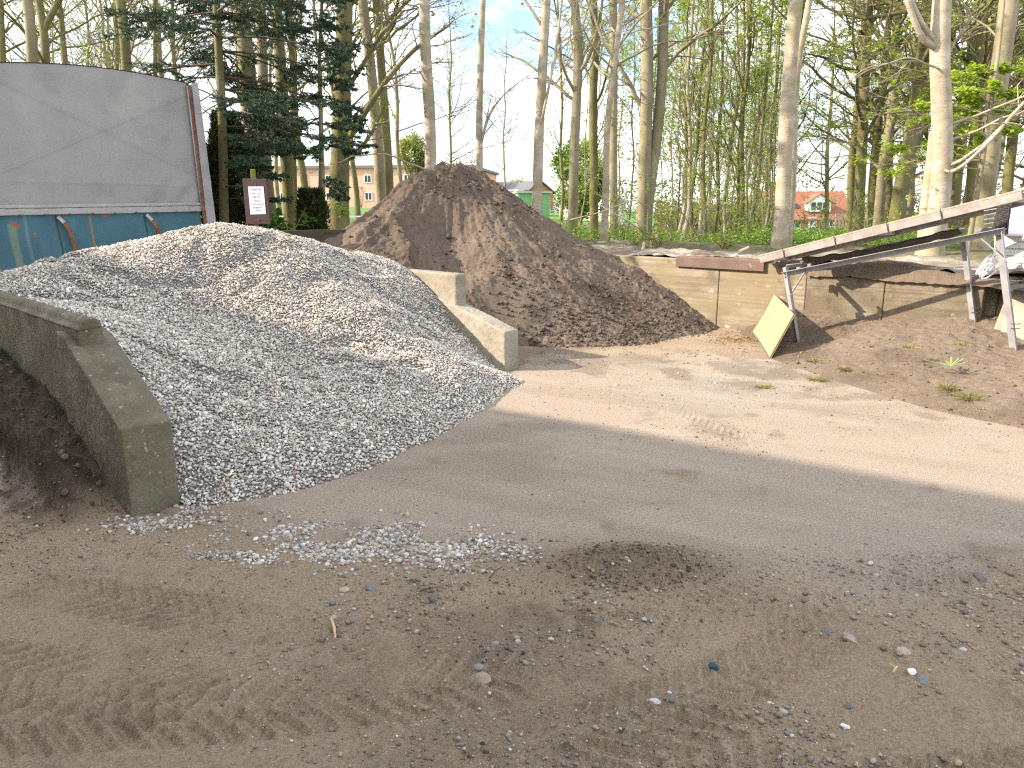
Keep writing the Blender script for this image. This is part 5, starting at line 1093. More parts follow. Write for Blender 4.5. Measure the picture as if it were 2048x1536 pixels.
# ------------------------------------------------------------------ spruce, thujas, saplings
M_need = mat('spruce_needles', [(0.3, (0.7, 0.75, 0.75)), (0.7, (1.25, 1.2, 1.15))], scale=2.5, attr=True, bump=0, rough=0.6, coord='World')
def blades(g, Pc, dirs, L_, w, cols):
    n = len(Pc); b = np.cross(dirs, g.normal(size=(n, 3))); b /= np.linalg.norm(b, axis=1, keepdims=True) + 1e-9
    l = (L_ * g.uniform(0.7, 1.2, n))[:, None]
    V = np.stack([Pc - b * w, Pc + b * w, Pc + dirs * l], 1).reshape(-1, 3)
    return V, np.arange(3 * n).reshape(n, 3), np.repeat(np.asarray(cols)[g.integers(0, len(cols), n)] * g.uniform(0.7, 1.3, (n, 1)), 3, 0)
def spruce(label, stem, branches, seed, bark):
    """branches: [(path, needle density)]"""
    g = np.random.default_rng(seed); path, rad = stem; base = path[0]; root = empty('spruce_tree', tuple(base), label, 'tree', 'spruces by the trailer')
    V, F = stem_mesh(g, path, rad, 10); mk('trunk', V - base, F, bark, root, smooth=True)
    tb = []; nb = []
    BP = np.stack([smooth_path(b_, 12) for b_, _ in branches]); Ln = np.linalg.norm(np.diff(BP, axis=1), axis=2).sum(1)
    BR = np.linspace(0.022, 0.006, 12)[None] * np.clip(Ln / 2.5, 0.4, 1.3)[:, None]
    V, F = tubes(BP, BR, 5); tb.append((V, F, np.ones(3), 0))
    P2, R2 = sprout(g, BP, BR, 15, 0.18, 1.0, 0.16, 0.40, 0.7, 1.1, 7, -0.30, 0.07, 0.5, 0.75, 0.003, 0.65)
    V, F = tubes(P2, R2, 4); tb.append((V, F, np.ones(3), 0))
    P3, R3 = sprout(g, P2, R2, 7, 0.15, 1.0, 0.30, 0.6, 0.6, 1.0, 5, -0.25, 0.08, 0.6, 0.6, 0.003, 0.55)
    V, F = tubes(P3, R3, 3); tb.append((V, F, np.ones(3), 0))
    for P, per in ((P3, 24), (P2, 36), (BP, 50)):
        n, m, _ = P.shape; i = np.repeat(np.arange(n), per); q = g.uniform(0.25 if P is BP else 0.05, 1.0, len(i)) * (m - 1.001); j = q.astype(int); f = (q - j)[:, None]
        c = P[i, j] * (1 - f) + P[i, j + 1] * f; T = P[i, j + 1] - P[i, j]; T /= np.linalg.norm(T, axis=1, keepdims=True) + 1e-9
        v = g.normal(size=(len(i), 3)); v -= T * (v * T).sum(1, keepdims=True); v /= np.linalg.norm(v, axis=1, keepdims=True); d = T * 0.75 + v * 0.75 + np.array((0, 0, 0.1)); d /= np.linalg.norm(d, axis=1, keepdims=True)
        V, F, c_ = blades(g, c, d, 0.050, 0.0075, [(0.060, 0.110, 0.068), (0.078, 0.132, 0.076), (0.105, 0.155, 0.062), (0.042, 0.078, 0.056)]); nb.append((V, F, c_, 0))
    V, F, c, m = merge(tb); mk('branches', V - base, F, plain('spruce_twig', (0.10, 0.075, 0.045), 0.9), root)
    V, F, c, m = merge(nb); mk('needles', V - base, F, M_need, root, col=c)
    return root
g = np.random.default_rng(77)
def whorls(stem, z0, z1, n, L0, L1, droop, dens=1.0, az=None):
    path = stem[0]; out = []
    for k in range(n):
        z = z0 + (z1 - z0) * (k + g.uniform(-0.4, 0.4)) / n; i = int(np.clip(np.searchsorted(path[:, 2], z), 1, len(path) - 1)); s = path[i]
        a = g.uniform(0, 2 * math.pi) if az is None else g.uniform(*az); l = (L0 + (L1 - L0) * (k / n)) * g.uniform(0.7, 1.1); d = np.array((math.cos(a), math.sin(a), 0))
        out.append(([s, s + d * l * 0.35 + (0, 0, -0.03 * l + 0.05), s + d * l * 0.7 + (0, 0, -droop * l * 0.6), s + d * l + (0, 0, -droop * l * 0.8 + 0.05)], dens))
    return out
st = pstem([(448, 458), (446, 250), (440, 150), (432, 0)], 13.6, 19, 14, 13, n=60)
spruce('dark blue-green spruce with a bare lower trunk, just beyond the trailer\'s corner post', st, whorls(st, 2.7, 3.7, 13, 2.0, 2.3, 0.16, az=(-1.0, 1.7)) + whorls(st, 3.75, 7.0, 50, 2.5, 1.9, 0.16) + whorls(st, 7.0, 12.5, 34, 1.8, 0.6, 0.2) + whorls(st, 1.9, 2.9, 7, 1.2, 1.6, 0.05, az=(-1.0, 1.7)), 78, M_moss)
st2 = pstem([(690, 452), (700, 300), (702, 150), (705, 40)], 16.2, 5, 4, 6.0, n=40)
st2 = pstem([(640, 445), (642, 300), (640, 200), (638, 100)], 15.6, 9, 6, 7.5, n=40)
br = []
for (x0_, y0_, pts_) in ((640, 190, [(600, 195), (560, 215), (520, 240)]), (641, 235, [(610, 250), (570, 262), (540, 285)]), (641, 250, [(668, 240), (700, 245), (730, 262)]), (641, 285, [(675, 280), (705, 290), (745, 290)]), (642, 300, [(615, 300), (580, 290), (545, 280)]),
                         (641, 160, [(665, 150), (690, 160), (700, 178)]), (641, 215, [(665, 205), (690, 215), (712, 232)]), (641, 130, [(620, 130), (596, 140), (575, 160)]), (642, 360, [(665, 365), (680, 385), (690, 400)]), (640, 110, [(655, 100), (675, 105), (690, 118)])):
    for e in range(2):
        dy = g.uniform(-0.5, 0.5); P = [at(x0_, y0_, 15.6)]
        for q, (x_, y_) in enumerate(pts_): P.append(at(x_ + g.uniform(-8, 8), y_ + g.uniform(-10, 10) + e * 7, 15.6 + dy * (q + 1)))
        br.append((np.array(P), 1.0))
spruce('smaller spruce with hanging dark boughs in front of the mossy trunks and the oak', st2, br + whorls(st2, 5.0, 7.4, 9, 1.2, 0.5, 0.2), 79, M_bark)
def column_bush(name, label, x, y, h, r, n, cols, seed, cat='shrub', cone=0.6, grp=None, twigs=18):
    g = np.random.default_rng(seed); z0 = float(terr(x, y)); root = empty(name, (x, y, z0), label, cat, grp)
    a = g.uniform(0, 2 * math.pi, n); t = g.random(n) ** 0.8; rr = r * np.sqrt(g.uniform(0.25, 1, n)) * (1 - cone * t ** 1.5) * (0.75 + 0.6 * vn(a * 2.2, t * h * 2.2, seed))
    c = np.c_[rr * np.cos(a), rr * np.sin(a), 0.05 + t * h]
    d = np.c_[np.cos(a) * 0.5, np.sin(a) * 0.5, np.ones(n)] + g.normal(size=(n, 3)) * 0.35; d /= np.linalg.norm(d, axis=1, keepdims=True)
    V, F, cc_ = blades(g, c, d, 0.10, 0.018, cols); mk('foliage', V, F, M_need, root, col=cc_)
    Pm = np.stack([np.c_[np.linspace(0, 1, 6) * rx, np.linspace(0, 1, 6) * ry, np.linspace(-0.1, h * hh, 6)] for rx, ry, hh in zip(g.normal(size=twigs) * r * 0.5, g.normal(size=twigs) * r * 0.5, g.uniform(0.5, 0.95, twigs))])
    V, F = tubes(Pm, np.linspace(0.02, 0.006, 6)[None].repeat(twigs, 0), 5); mk('stem', V, F, M_twig, root)
    return root
dk = [(0.028, 0.045, 0.014), (0.045, 0.060, 0.016), (0.020, 0.032, 0.012), (0.085, 0.075, 0.018)]
column_bush('thuja_shrub', 'dark golden-green thuja column squeezed between the trailer and the price sign', at(468, 440, 14.8)[0], 14.8, 2.15, 0.55, 15000, dk, 81)
column_bush('thuja_shrub', 'small dark clipped thuja beside the maple sapling, in front of the lawn', at(624, 440, 14.2)[0], 14.2, 0.75, 0.26, 5200, dk, 82, cone=0.25)
column_bush('conifer_shrub', 'small dark conifer against the pink brick building', at(722, 405, 100)[0], 100, 2.6, 0.9, 1200, dk, 83)
# maple sapling
def leafy(name, label, x, y, z0, h, spread, nst, nl, size, cols, seed, cat='sapling', grp=None):
    g = np.random.default_rng(seed); root = empty(name, (x, y, z0), label, cat, grp)
    P = np.zeros((nst, 8, 3)); d = np.c_[g.normal(size=(nst, 2)) * spread, np.ones(nst)]
    for j in range(1, 8): d = d + g.normal(size=(nst, 3)) * 0.10 + (0, 0, -0.03); P[:, j] = P[:, j - 1] + d * h / 7 * g.uniform(0.7, 1.0, (nst, 1))
    Rr = np.linspace(0.009, 0.003, 8)[None].repeat(nst, 0)
    P2, R2 = sprout(g, P, Rr, 5, 0.2, 1.0, 0.2, 0.45, 0.5, 1.1, 5, 0.1, 0.12, 0.6, 0.3, 0.002)
    V, F, _, _ = merge([(*tubes(P, Rr, 5), np.ones(3), 0), (*tubes(P2, R2, 3), np.ones(3), 0)]); mk('stem', V, F, M_twigm, root)
    i = g.integers(0, len(P2), nl); j = g.integers(1, 5, nl)
    V, F, c = leaf_quads(g, P2[i, j] + g.normal(size=(nl, 3)) * size * 0.4, size, cols, 0.9); mk('foliage', V, F, M_leaf, root, col=c)
    return root
leafy('maple_sapling', 'young maple with bright green leaves between the price sign and the small thuja', at(578, 460, 13.2)[0], 13.2, 1.15, 0.62, 0.35, 7, 150, 0.15, [(0.09, 0.21, 0.03), (0.12, 0.26, 0.035), (0.07, 0.17, 0.025)], 84)
leafy('maple_sapling', 'small light green sapling at the foot of the oak', at(682, 415, 17.4)[0], 17.4, 1.5, 0.45, 0.4, 5, 90, 0.11, [(0.18, 0.30, 0.05)], 85)
yl_ = [(0.36, 0.33, 0.04), (0.26, 0.29, 0.04), (0.17, 0.22, 0.03), (0.40, 0.36, 0.10)]
for i, (px_, py_, h_, nl) in enumerate(((1268, 493, 0.20, 70), (1312, 495, 0.30, 220), (1445, 500, 0.25, 260), (1295, 498, 0.12, 40))):
    x_, y_, _ = gnd(px_, py_, 1.02); leafy('cut_bush', ['tiny yellow-green shoot on the bare earth, nearest the soil heap', 'tallest yellow-green cut bush on the bare earth above the wall', 'low broad yellow-green cut bush above the brown steel channel', 'yellow-green seedling in front of the tallest cut bush'][i], x_, y_, 1.0, h_, 0.55, 9, nl, 0.05, yl_, 86 + i, 'bush', 'cut bushes above the wall')
for i, (px_, py_, l_, a_) in enumerate(((1300, 492, 0.16, 1.3), (1318, 490, 0.20, 1.9), (1433, 487, 0.10, 0.4), (1478, 500, 0.18, 0.15), (1462, 512, 0.10, 0.05), (1285, 497, 0.09, 1.2))):
    p_ = Vector(gnd(px_, py_, 1.03)); e = p_ + Vector((l_ * math.cos(a_), 0.03, l_ * math.sin(a_) + 0.02)); b = MB(); b.tube([p_ - Vector((0, 0, 0.03)), e], [0.028, 0.024], 8)
    tag(b.build('cut_stub', plain('cut_wood', (0.55, 0.43, 0.27), 0.8, v=0.2, scale=30), bevel=0.003), ['pale upright stub by the tallest cut bush, the nearer to the heap', 'longest pale stub, slanting out of the tallest cut bush', 'pale stub at the low broad cut bush\'s heap side', 'pale stub lying past the low broad cut bush', 'flat pale chunk of wood in front of the low broad cut bush', 'small pale stub next to the tiny yellow-green shoot'][i], 'wood stub', 'cut stubs above the wall')
# leaning dead sticks in the undergrowth
for i, (P, lab) in enumerate((([(1340, 500), (1400, 470), (1418, 468)], 'dark stick lying across the bare earth behind the wall'), ([(1398, 475), (1360, 420), (1340, 385)], 'grey dead stick slanting up out of the undergrowth'), ([(1140, 440), (1200, 425), (1265, 400), (1330, 425)], 'long bent dead branch lying over the undergrowth by the pale snaking beech'), ([(1300, 470), (1250, 440), (1200, 410)], 'dead branch slanting down beside the dark twin-stemmed beech'))):
    b = MB(); b.tube([at(x, y, 17.2 if i else 15.6) for x, y in P], list(np.linspace(0.016, 0.008, len(P))), 6); tag(b.build('dead_branch', M_twig, smooth=True), lab, 'branch')

# ------------------------------------------------------------------ undergrowth and grass
g = np.random.default_rng(91)
n = 3600; Yt = g.uniform(15.2, 42, n) ; px_ = g.uniform(1080, 2150, n); px_ = np.where(g.random(n) < 0.25, g.uniform(1380, 1720, n), px_)
x = np.array([wx(p, y) for p, y in zip(px_, Yt)]); k = (sn(A3, x, Yt)[1] > 2.2 + 1.6 * vn(x * 0.8, Yt * 0.8, 3)) & (vn(x * 0.45, Yt * 0.45, 8) > 0.33); x, Yt = x[k], Yt[k]
cl = []
for xx, yy in zip(x, Yt):
    m = int(g.integers(16, 44)); hgt = g.uniform(0.06, 0.26) * (1 + 1.3 * vn(np.array([xx * 0.6]), np.array([yy * 0.6]), 9)[0]); c = np.c_[g.normal(size=m) * 0.20, g.normal(size=m) * 0.20, g.random(m) * hgt]; cl.append(c + (xx, yy, float(terr(xx, yy)) + 0.02))
Pm = np.concatenate(cl); V, F, c = leaf_quads(g, Pm, 0.075, [(0.20, 0.34, 0.06), (0.26, 0.40, 0.07), (0.15, 0.26, 0.045), (0.33, 0.42, 0.09)], 0.8)
tag(mk('undergrowth', V, F, M_leaf, col=c), 'fresh green weeds covering the ground under the trees', kind='stuff')
def tuft(px_, py_, n_, h_, label, seed, cols, z=None, flat=0.5):
    g = np.random.default_rng(seed); x, y, _ = gnd(px_, py_, 0.05); 
    for _ in range(3): zz = float(bz(np.array([x]), np.array([y]))[0]); x, y, _ = gnd(px_, py_, zz)
    a = g.uniform(0, 2 * math.pi, n_); r = g.random(n_) * h_ * 0.8; b0 = np.c_[np.cos(a) * r, np.sin(a) * r, np.zeros(n_)]
    d = np.c_[np.cos(a), np.sin(a), g.uniform(0.0, 0.8, n_) * (1 - flat) + 0.05] + g.normal(size=(n_, 3)) * 0.3; d /= np.linalg.norm(d, axis=1, keepdims=True)
    V, F, c = blades(g, b0, d, h_ * 0.9, 0.004, cols)
    return tag(mk('weed_tuft', V, F, M_leaf, col=c, loc=(x, y, zz)), label, 'weed', 'weed tufts on the earth bank')
gr = [(0.26, 0.25, 0.09), (0.34, 0.30, 0.13), (0.20, 0.21, 0.07), (0.38, 0.31, 0.17)]
for i, a in enumerate(((1527, 775, 150, 0.09, 'dry flat tuft alone on the sunlit concrete before the bank'), (1625, 722, 120, 0.07, 'yellowish tuft at the bank\'s foot nearest the cardboard'), (1690, 738, 130, 0.08, 'tuft on a dark clod midway along the bank\'s lower edge'), (1635, 760, 170, 0.10, 'wide dry tuft where the bank runs out, above the flat one'),
                       (1895, 775, 150, 0.10, 'bright green tuft midway up the bank, above a darker wide one'), (1938, 795, 190, 0.11, 'dark wide tuft low on the bank, beside the bright green one'), (1822, 695, 90, 0.08, 'pale tuft high on the bank toward the screen\'s near leg'), (1925, 690, 60, 0.06, 'small light tuft high on the bank near the cream slab'), (1780, 680, 60, 0.05, 'little tuft under the middle of the screen'), (1920, 822, 120, 0.10, 'dry tuft at the bank\'s lowest edge by the picture\'s right side'))):
    tuft(*a[:5], 400 + i, gr)
x, y, _ = gnd(1900, 740, 0.2); g = np.random.default_rng(92); b = MB()
for k in range(9):
    a = g.uniform(-0.5, 2.6); l = g.uniform(0.12, 0.26); b.bar((x, y, 0.24), (x + l * math.cos(a), y + l * math.sin(a), 0.26 + g.uniform(-0.02, 0.05)), 0.014, 0.003)
tag(b.build('leek_leaves', plain('grass_blade', (0.20, 0.26, 0.09), 0.5)), 'torn bunch of long green leaves lying on the earth bank', 'leaves')

# ------------------------------------------------------------------ houses and sheds far behind
def house(label, name, x0, x1, Yf, depth, zb, ze, zr, mw, mr, rz=0.0, ridge='x', over=0.4):
    w = x1 - x0; root = empty(name, ((x0 + x1) / 2, Yf, zb), label, 'house', None, rz); h = ze - zb
    b = MB()
    if ridge == 'x':
        b.prism([(-w / 2, 0, -1), (-w / 2, 0, h), (-w / 2, depth / 2, zr - zb - 0.15), (-w / 2, depth, h), (-w / 2, depth, -1)], (0, 0, 0), (w, 0, 0)); b.build('wall', mw, root)
        for s_ in (0, 1):
            b = MB(); y0 = -over if s_ == 0 else depth + over; z0 = h - over * (zr - ze) / (depth / 2)
            b.prism([(-w / 2 - over, y0, z0), (-w / 2 - over, depth / 2, zr - zb), (-w / 2 - over, depth / 2, zr - zb + 0.18), (-w / 2 - over, y0, z0 + 0.18)], (0, 0, 0), (w + 2 * over, 0, 0)); b.build('roof', mr, root)
    else:
        b.prism([(-w / 2, 0, -1), (w / 2, 0, -1), (w / 2, 0, h), (0, 0, zr - zb - 0.12), (-w / 2, 0, h)], (0, 0, 0), (0, depth, 0)); b.build('wall', mw, root)
        for s_ in (-1, 1):
            sl = (zr - ze) / (w / 2); b = MB(); b.prism([(s_ * (w / 2 + over), -over, h - over * sl), (0, -over, zr - zb), (0, -over, zr - zb + 0.2), (s_ * (w / 2 + over), -over, h - over * sl + 0.2)], (0, 0, 0), (0, depth + 2 * over, 0)); b.build('roof', mr, root)
    return root
M_glass = plain('dark_glass', (0.05, 0.06, 0.07), 0.15); M_wframe = plain('white_frame', (0.75, 0.74, 0.72), 0.5)
def window(root, x, z, w, h, y=0.0, name='window', pane=True, bars=1):
    f = MB(); t = 0.10
    for s_ in (-1, 1):
        f.box((x + s_ * (w / 2 - t / 2), y - 0.04, z), (t, 0.10, h)); f.box((x, y - 0.041, z + s_ * (h / 2 - t / 2)), (w, 0.10, t))
    for q in range(bars): f.box((x - w / 2 + w * (q + 1) / (bars + 1), y - 0.042, z), (0.07, 0.09, h))
    o = f.build(name, M_wframe, root); b = MB(); b.box((x, y - 0.02, z), (w - 0.1, 0.05, h - 0.1)); b.build('pane', M_glass, o); return o
M_brick = mat('pink_brick', [(0.3, (0.58, 0.33, 0.24)), (0.7, (0.68, 0.42, 0.32))], scale=1.2, bump=0.1); M_tile = mat('red_roof_tiles', [(0.3, (0.21, 0.085, 0.055)), (0.7, (0.29, 0.125, 0.08))], scale=2, stretch=(1, 1, 4), bump=0.2)
M_slate = plain('dark_roofing', (0.10, 0.10, 0.105), 0.7); M_redb = mat('red_brick', [(0.3, (0.36, 0.14, 0.09)), (0.7, (0.46, 0.20, 0.13))], scale=2.5, bump=0.1)
M_cream = mat('cream_boards', [(0.3, (0.62, 0.56, 0.42)), (0.7, (0.72, 0.66, 0.52))], scale=2, stretch=(1, 1, 5), bump=0.1)
M_green = mat('green_sheet_metal', [(0.3, (0.18, 0.36, 0.16)), (0.7, (0.25, 0.45, 0.22))], scale=1.5, stretch=(8, 8, 0.2), bump=0.3, bscale=8)
# long pink building
Yb = 118.0; xl, xr_ = at(405, 380, Yb)[0], at(945, 380, Yb)[0]; zb = at(0, 413, Yb)[2]; zt = at(0, 337, Yb)[2]
pk = empty('brick_building', ((xl + xr_) / 2, Yb, zb), 'long flat-roofed pink brick building with small white windows across the lawn', 'building', None, R(-8))
W_ = xr_ - xl; b = MB(); b.box((0, 12.5, (zt - zb) / 2 - 0.5), (W_, 25, zt - zb + 1)); b.build('wall', M_brick, pk)
b = MB(); b.box((0, 12.5, zt - zb + 0.2), (W_ + 0.8, 25.8, 0.42)); b.build('roof', plain('grey_fascia', (0.16, 0.15, 0.145), 0.7), pk)
for px_ in (455, 500, 561, 658, 739, 820, 880):
    xx = at(px_, 380, Yb)[0] - (xl + xr_) / 2
    for py_ in (358, 393): window(pk, xx, at(0, py_, Yb)[2] - zb, 1.15, 1.2)
for px_ in (530, 610, 710, 775): b = MB(); xx = at(px_, 380, Yb)[0] - (xl + xr_) / 2; b.tube([(xx, -0.08, 0), (xx, -0.08, zt - zb)], 0.06, 6); b.build('downpipe', M_steel, pk)
b = MB(); xx = at(790, 330, Yb)[0] - (xl + xr_) / 2; b.tube([(xx, 6, zt - zb), (xx, 6, zt - zb + 1.9)], 0.28, 8); b.build('flue', M_steel, pk)
# red-tiled house
Yh = 125.0; xl, xr_ = at(1530, 420, Yh)[0], at(1705, 420, Yh)[0]; zb, ze, zr = at(0, 461, Yh)[2], at(0, 437, Yh)[2], at(0, 383, Yh)[2]
rh = house('red brick house with an orange-red tiled roof and a white dormer, seen under the trees', 'brick_house', xl, xr_, Yh, 10, zb, ze, zr, M_redb, M_tile); cx = (xl + xr_) / 2
def hx(px_): return at(px_, 420, Yh)[0] - cx
window(rh, hx(1592), at(0, 446, Yh)[2] - zb, 1.9, 1.5, bars=1); window(rh, hx(1650), at(0, 444, Yh)[2] - zb, 1.0, 1.1); window(rh, hx(1668), at(0, 446, Yh)[2] - zb, 1.2, 1.2); window(rh, hx(1545), at(0, 446, Yh)[2] - zb, 1.6, 1.2)
b = MB(); b.box((hx(1627), -0.06, 1.05), (1.35, 0.12, 2.1)); dr = b.build('door', M_wframe, rh); b = MB(); b.box((hx(1627) - 0.2, -0.13, 1.4), (0.3, 0.03, 1.0)); b.build('pane', M_glass, dr)
dm = MB(); dxw = 1.9; zd = at(0, 424, Yh)[2] - zb; zp = at(0, 388, Yh)[2] - zb; q = hx(1641); dm.prism([(q - dxw, 0.6, zd), (q + dxw, 0.6, zd), (q + dxw, 0.6, zd + 1.5), (q, 0.6, zp), (q - dxw, 0.6, zd + 1.5)], (0, 0, 0), (0, 4, 0)); do = dm.build('dormer', M_wframe, rh)
for s_ in (-1, 0, 1): b = MB(); b.box((q + s_ * 0.95, 0.56, zd + 0.95), (0.7, 0.08, 1.15)); b.build('dormer_pane', M_glass, do)
for s_ in (-1, 1): b = MB(); b.prism([(q + s_ * (dxw + 0.3), 0.3, zd + 1.32), (q, 0.3, zp), (q, 0.3, zp + 0.15), (q + s_ * (dxw + 0.3), 0.3, zd + 1.47)], (0, 0, 0), (0, 4, 0)); b.build('dormer_roof', M_tile, do)
b = MB(); b.prism([(hx(1600) - 0.4, 1.62, 2.6 + 0.9), (hx(1600) + 0.4, 1.62, 3.5), (hx(1600) + 0.4, 2.3, 4.2), (hx(1600) - 0.4, 2.3, 4.2)], (0, 0, 0), (0, -0.1, 0.1)); b.build('skylight', M_glass, rh)
b = MB(); b.box((hx(1560), 5, zr - zb + 0.5), (0.8, 0.8, 1.4)); b.build('chimney', M_redb, rh)
# sheds
Yg = 75.0; xl, xr_ = at(1036, 420, Yg)[0], at(1100, 420, Yg)[0]; zb, ze = at(0, 440, Yg)[2], at(0, 386, Yg)[2]
gs = empty('green_shed', ((xl + xr_) / 2, Yg, zb), 'low light green metal shed beyond the heap\'s right slope', 'shed', None, R(6)); W_ = xr_ - xl
b = MB(); b.box((0, 3, (ze - zb) / 2 - 0.3), (W_, 6, ze - zb + 0.6)); b.build('wall', M_green, gs); b = MB(); b.box((0, 3, ze - zb + 0.08), (W_ + 0.4, 6.4, 0.16)); b.build('roof', plain('pale_roof', (0.42, 0.44, 0.42), 0.6), gs)
for k in range(12): b = MB(); b.box((-W_ / 2 + 0.15 + k * (W_ - 0.3) / 11, -0.02, (ze - zb) / 2), (0.05, 0.05, ze - zb)); b.build('rib', M_green, gs)
xl, xr_ = at(985, 420, 78)[0], at(1034, 420, 78)[0]; b = MB(); b.box(((xl + xr_) / 2, 80, 2.1), (xr_ - xl, 4, 3.0)); b.box(((xl + xr_) / 2, 80, 3.65), (xr_ - xl + 0.3, 4.3, 0.12))
tag(b.build('white_container', plain('white_sheet_metal', (0.62, 0.63, 0.62), 0.6)), 'whitish container joining the green shed, partly behind the heap', 'container')
gh = house('cream boarded house with a grey gable roof, half hidden by tree stems', 'cream_house', at(1118, 420, 85)[0], at(1235, 420, 85)[0], 85, 9, at(0, 442, 85)[2], at(0, 402, 85)[2], at(0, 368, 85)[2], M_cream, plain('grey_roof', (0.26, 0.25, 0.23), 0.8), R(-14), 'y', 0.35)
window(gh, -0.6, 1.3, 1.2, 1.2); window(gh, 1.8, 1.3, 1.2, 1.2)
b = MB(); b.box((-2.2, -0.06, 0.95), (1.0, 0.1, 2.0)); b.build('door', M_wframe, gh)
h1 = house('far house with a dark hipped roof, low behind the white container', 'dark_roofed_house', at(975, 420, 150)[0], at(1034, 420, 150)[0], 150, 9, at(0, 405, 150)[2], at(0, 381, 150)[2], at(0, 364, 150)[2], M_redb, M_slate)
h2 = house('far house with a dark roof and red gable, behind the green shed', 'dark_roofed_house', at(1052, 420, 140)[0], at(1108, 420, 140)[0], 140, 9, at(0, 405, 140)[2], at(0, 384, 140)[2], at(0, 362, 140)[2], M_redb, M_slate, R(20), 'y')
# street lamp, fence, posts, road
xx = at(1642, 450, 95)[0]; zg = at(0, 462, 95)[2]; lp = empty('street_lamp', (xx, 95, zg), 'dark street lamp in front of the red-tiled house', 'street lamp')
b = MB(); b.tube([(0, 0, -0.3), (0, 0, 2.0)], 0.05, 6); b.build('post', M_black, lp); b = MB(); b.tube([(0, 0, 1.95), (0, 0, 2.15), (0, 0, 2.5), (0, 0, 2.58)], [0.1, 0.28, 0.36, 0.05], 8); b.build('lamp_head', M_black, lp)
b = MB()
for k in range(16): xx = at(1672 + k * 7, 440, 60)[0]; b.box((xx, 60, at(0, 452, 60)[2] + 0.2), (0.16, 0.05, 1.5))
b.bar((at(1668, 440, 60)[0], 60.05, at(0, 446, 60)[2]), (at(1782, 440, 60)[0], 60.05, at(0, 446, 60)[2]), 0.04, 0.1)
tag(b.build('picket_fence', plain('weathered_pickets', (0.40, 0.36, 0.27), 0.9)), 'low pale picket fence between the trunks, to the red house\'s right', 'fence')
M_wp = plain('white_posts', (0.7, 0.7, 0.66), 0.6)
for px_, lab in ((545, 'white post on the lawn close to the price sign'), (643, 'white post on the lawn between the small thuja and the oak')):
    xx = at(px_, 412, 45)[0]; b = MB(); b.tube([(xx, 45, float(terr(xx, 45)) - 0.2), (xx, 45, at(0, 399, 45)[2])], 0.10, 8); tag(b.build('lawn_post', M_wp), lab, 'post', 'white posts on the lawn')
rf = empty('rail_fence', at(620, 433, 30), 'thin low rail fence crossing the lawn behind the small thuja', 'fence'); b = MB(); b.bar(Vector(at(500, 433, 30)) - rf.location, Vector(at(740, 433, 30)) - rf.location, 0.04, 0.06); b.build('rail', M_wp, rf)
for px_ in (505, 590, 665, 735): q = Vector(at(px_, 433, 30)) - rf.location; b = MB(); b.box((q.x, 0.05, -0.3), (0.06, 0.05, 0.75)); b.build('post', M_wp, rf)
xs = np.linspace(20, 90, 60); ys = np.array([102.0, 106.0]); X, Yq = np.meshgrid(xs, ys)
tag(mk('road', np.c_[X.ravel(), Yq.ravel(), terr(X, Yq).ravel() + 0.12], grid_faces(60, 2), plain('asphalt', (0.10, 0.10, 0.10), 0.9), smooth=True), 'strip of road in front of the red house', kind='structure')
# leafy trees beyond
def round_tree(label, px_, Yt, y_top, y_bot, wpx, n, cols, seed, size):
    g = np.random.default_rng(seed); x = wx(px_, Yt); z0 = float(terr(x, Yt)); zt_, zb_ = at(0, y_top, Yt)[2], at(0, y_bot, Yt)[2]; r = wpx / 2 * Yt / F_PX; root = empty('leafy_tree', (x, Yt, z0), label, 'tree', 'leafy trees beyond the sheds')
    nb = 60; P = np.zeros((nb, 8, 3)); a = g.uniform(0, 6.28, nb); 
    for j in range(8): t = j / 7; P[:, j] = np.c_[np.cos(a) * r * 0.9 * t ** 1.2, np.sin(a) * r * 0.9 * t ** 1.2, (zb_ - z0) * 0.4 + t * (zt_ - z0 - (zb_ - z0) * 0.4) * g.uniform(0.5, 1.0, nb)]
    P += g.normal(size=P.shape) * 0.05 * r
    V, F = tubes(np.r_[P, np.stack([np.c_[np.zeros(8), np.zeros(8), np.linspace(-0.2, (zt_ - z0) * 0.6, 8)]])], np.r_[np.linspace(0.05, 0.015, 8)[None].repeat(nb, 0), np.linspace(0.16, 0.06, 8)[None]], 5); mk('trunk', V, F, M_moss, root)
    cc_ = g.normal(size=(70, 3)); cc_ /= np.linalg.norm(cc_, axis=1, keepdims=True); cc_ *= g.uniform(0.45, 1.0, (70, 1)) ** 0.6
    cen = np.array((0, 0, ((zt_ + zb_) / 2) - z0)); rad = np.array((r, r, (zt_ - zb_) / 2)); i = g.integers(0, 70, n)
    V, F, c = leaf_quads(g, cen + (cc_[i] + g.normal(size=(n, 3)) * 0.13) * rad, size, cols, 0.4); mk('crown', V, F, M_leaf, root, col=c)
yg_ = [(0.16, 0.29, 0.04), (0.20, 0.34, 0.05), (0.11, 0.22, 0.03)]
round_tree('bright green leafy tree over the cream house\'s roof', 1160, 60, 282, 425, 105, 6500, yg_, 501, 0.30)
round_tree('yellow-green willow over the pink building\'s roof, beside the pale beech', 833, 100, 268, 345, 75, 4200, [(0.26, 0.28, 0.06), (0.20, 0.24, 0.05), (0.30, 0.31, 0.09)], 502, 0.34)
round_tree('thin yellowish tree in first leaf beyond the far dark-roofed houses', 1035, 160, 358, 392, 55, 700, [(0.28, 0.27, 0.08)], 503, 0.5)
round_tree('olive shrub-like tree left of the cream house', 925, 150, 300, 345, 80, 500, [(0.16, 0.13, 0.09)], 504, 0.4)
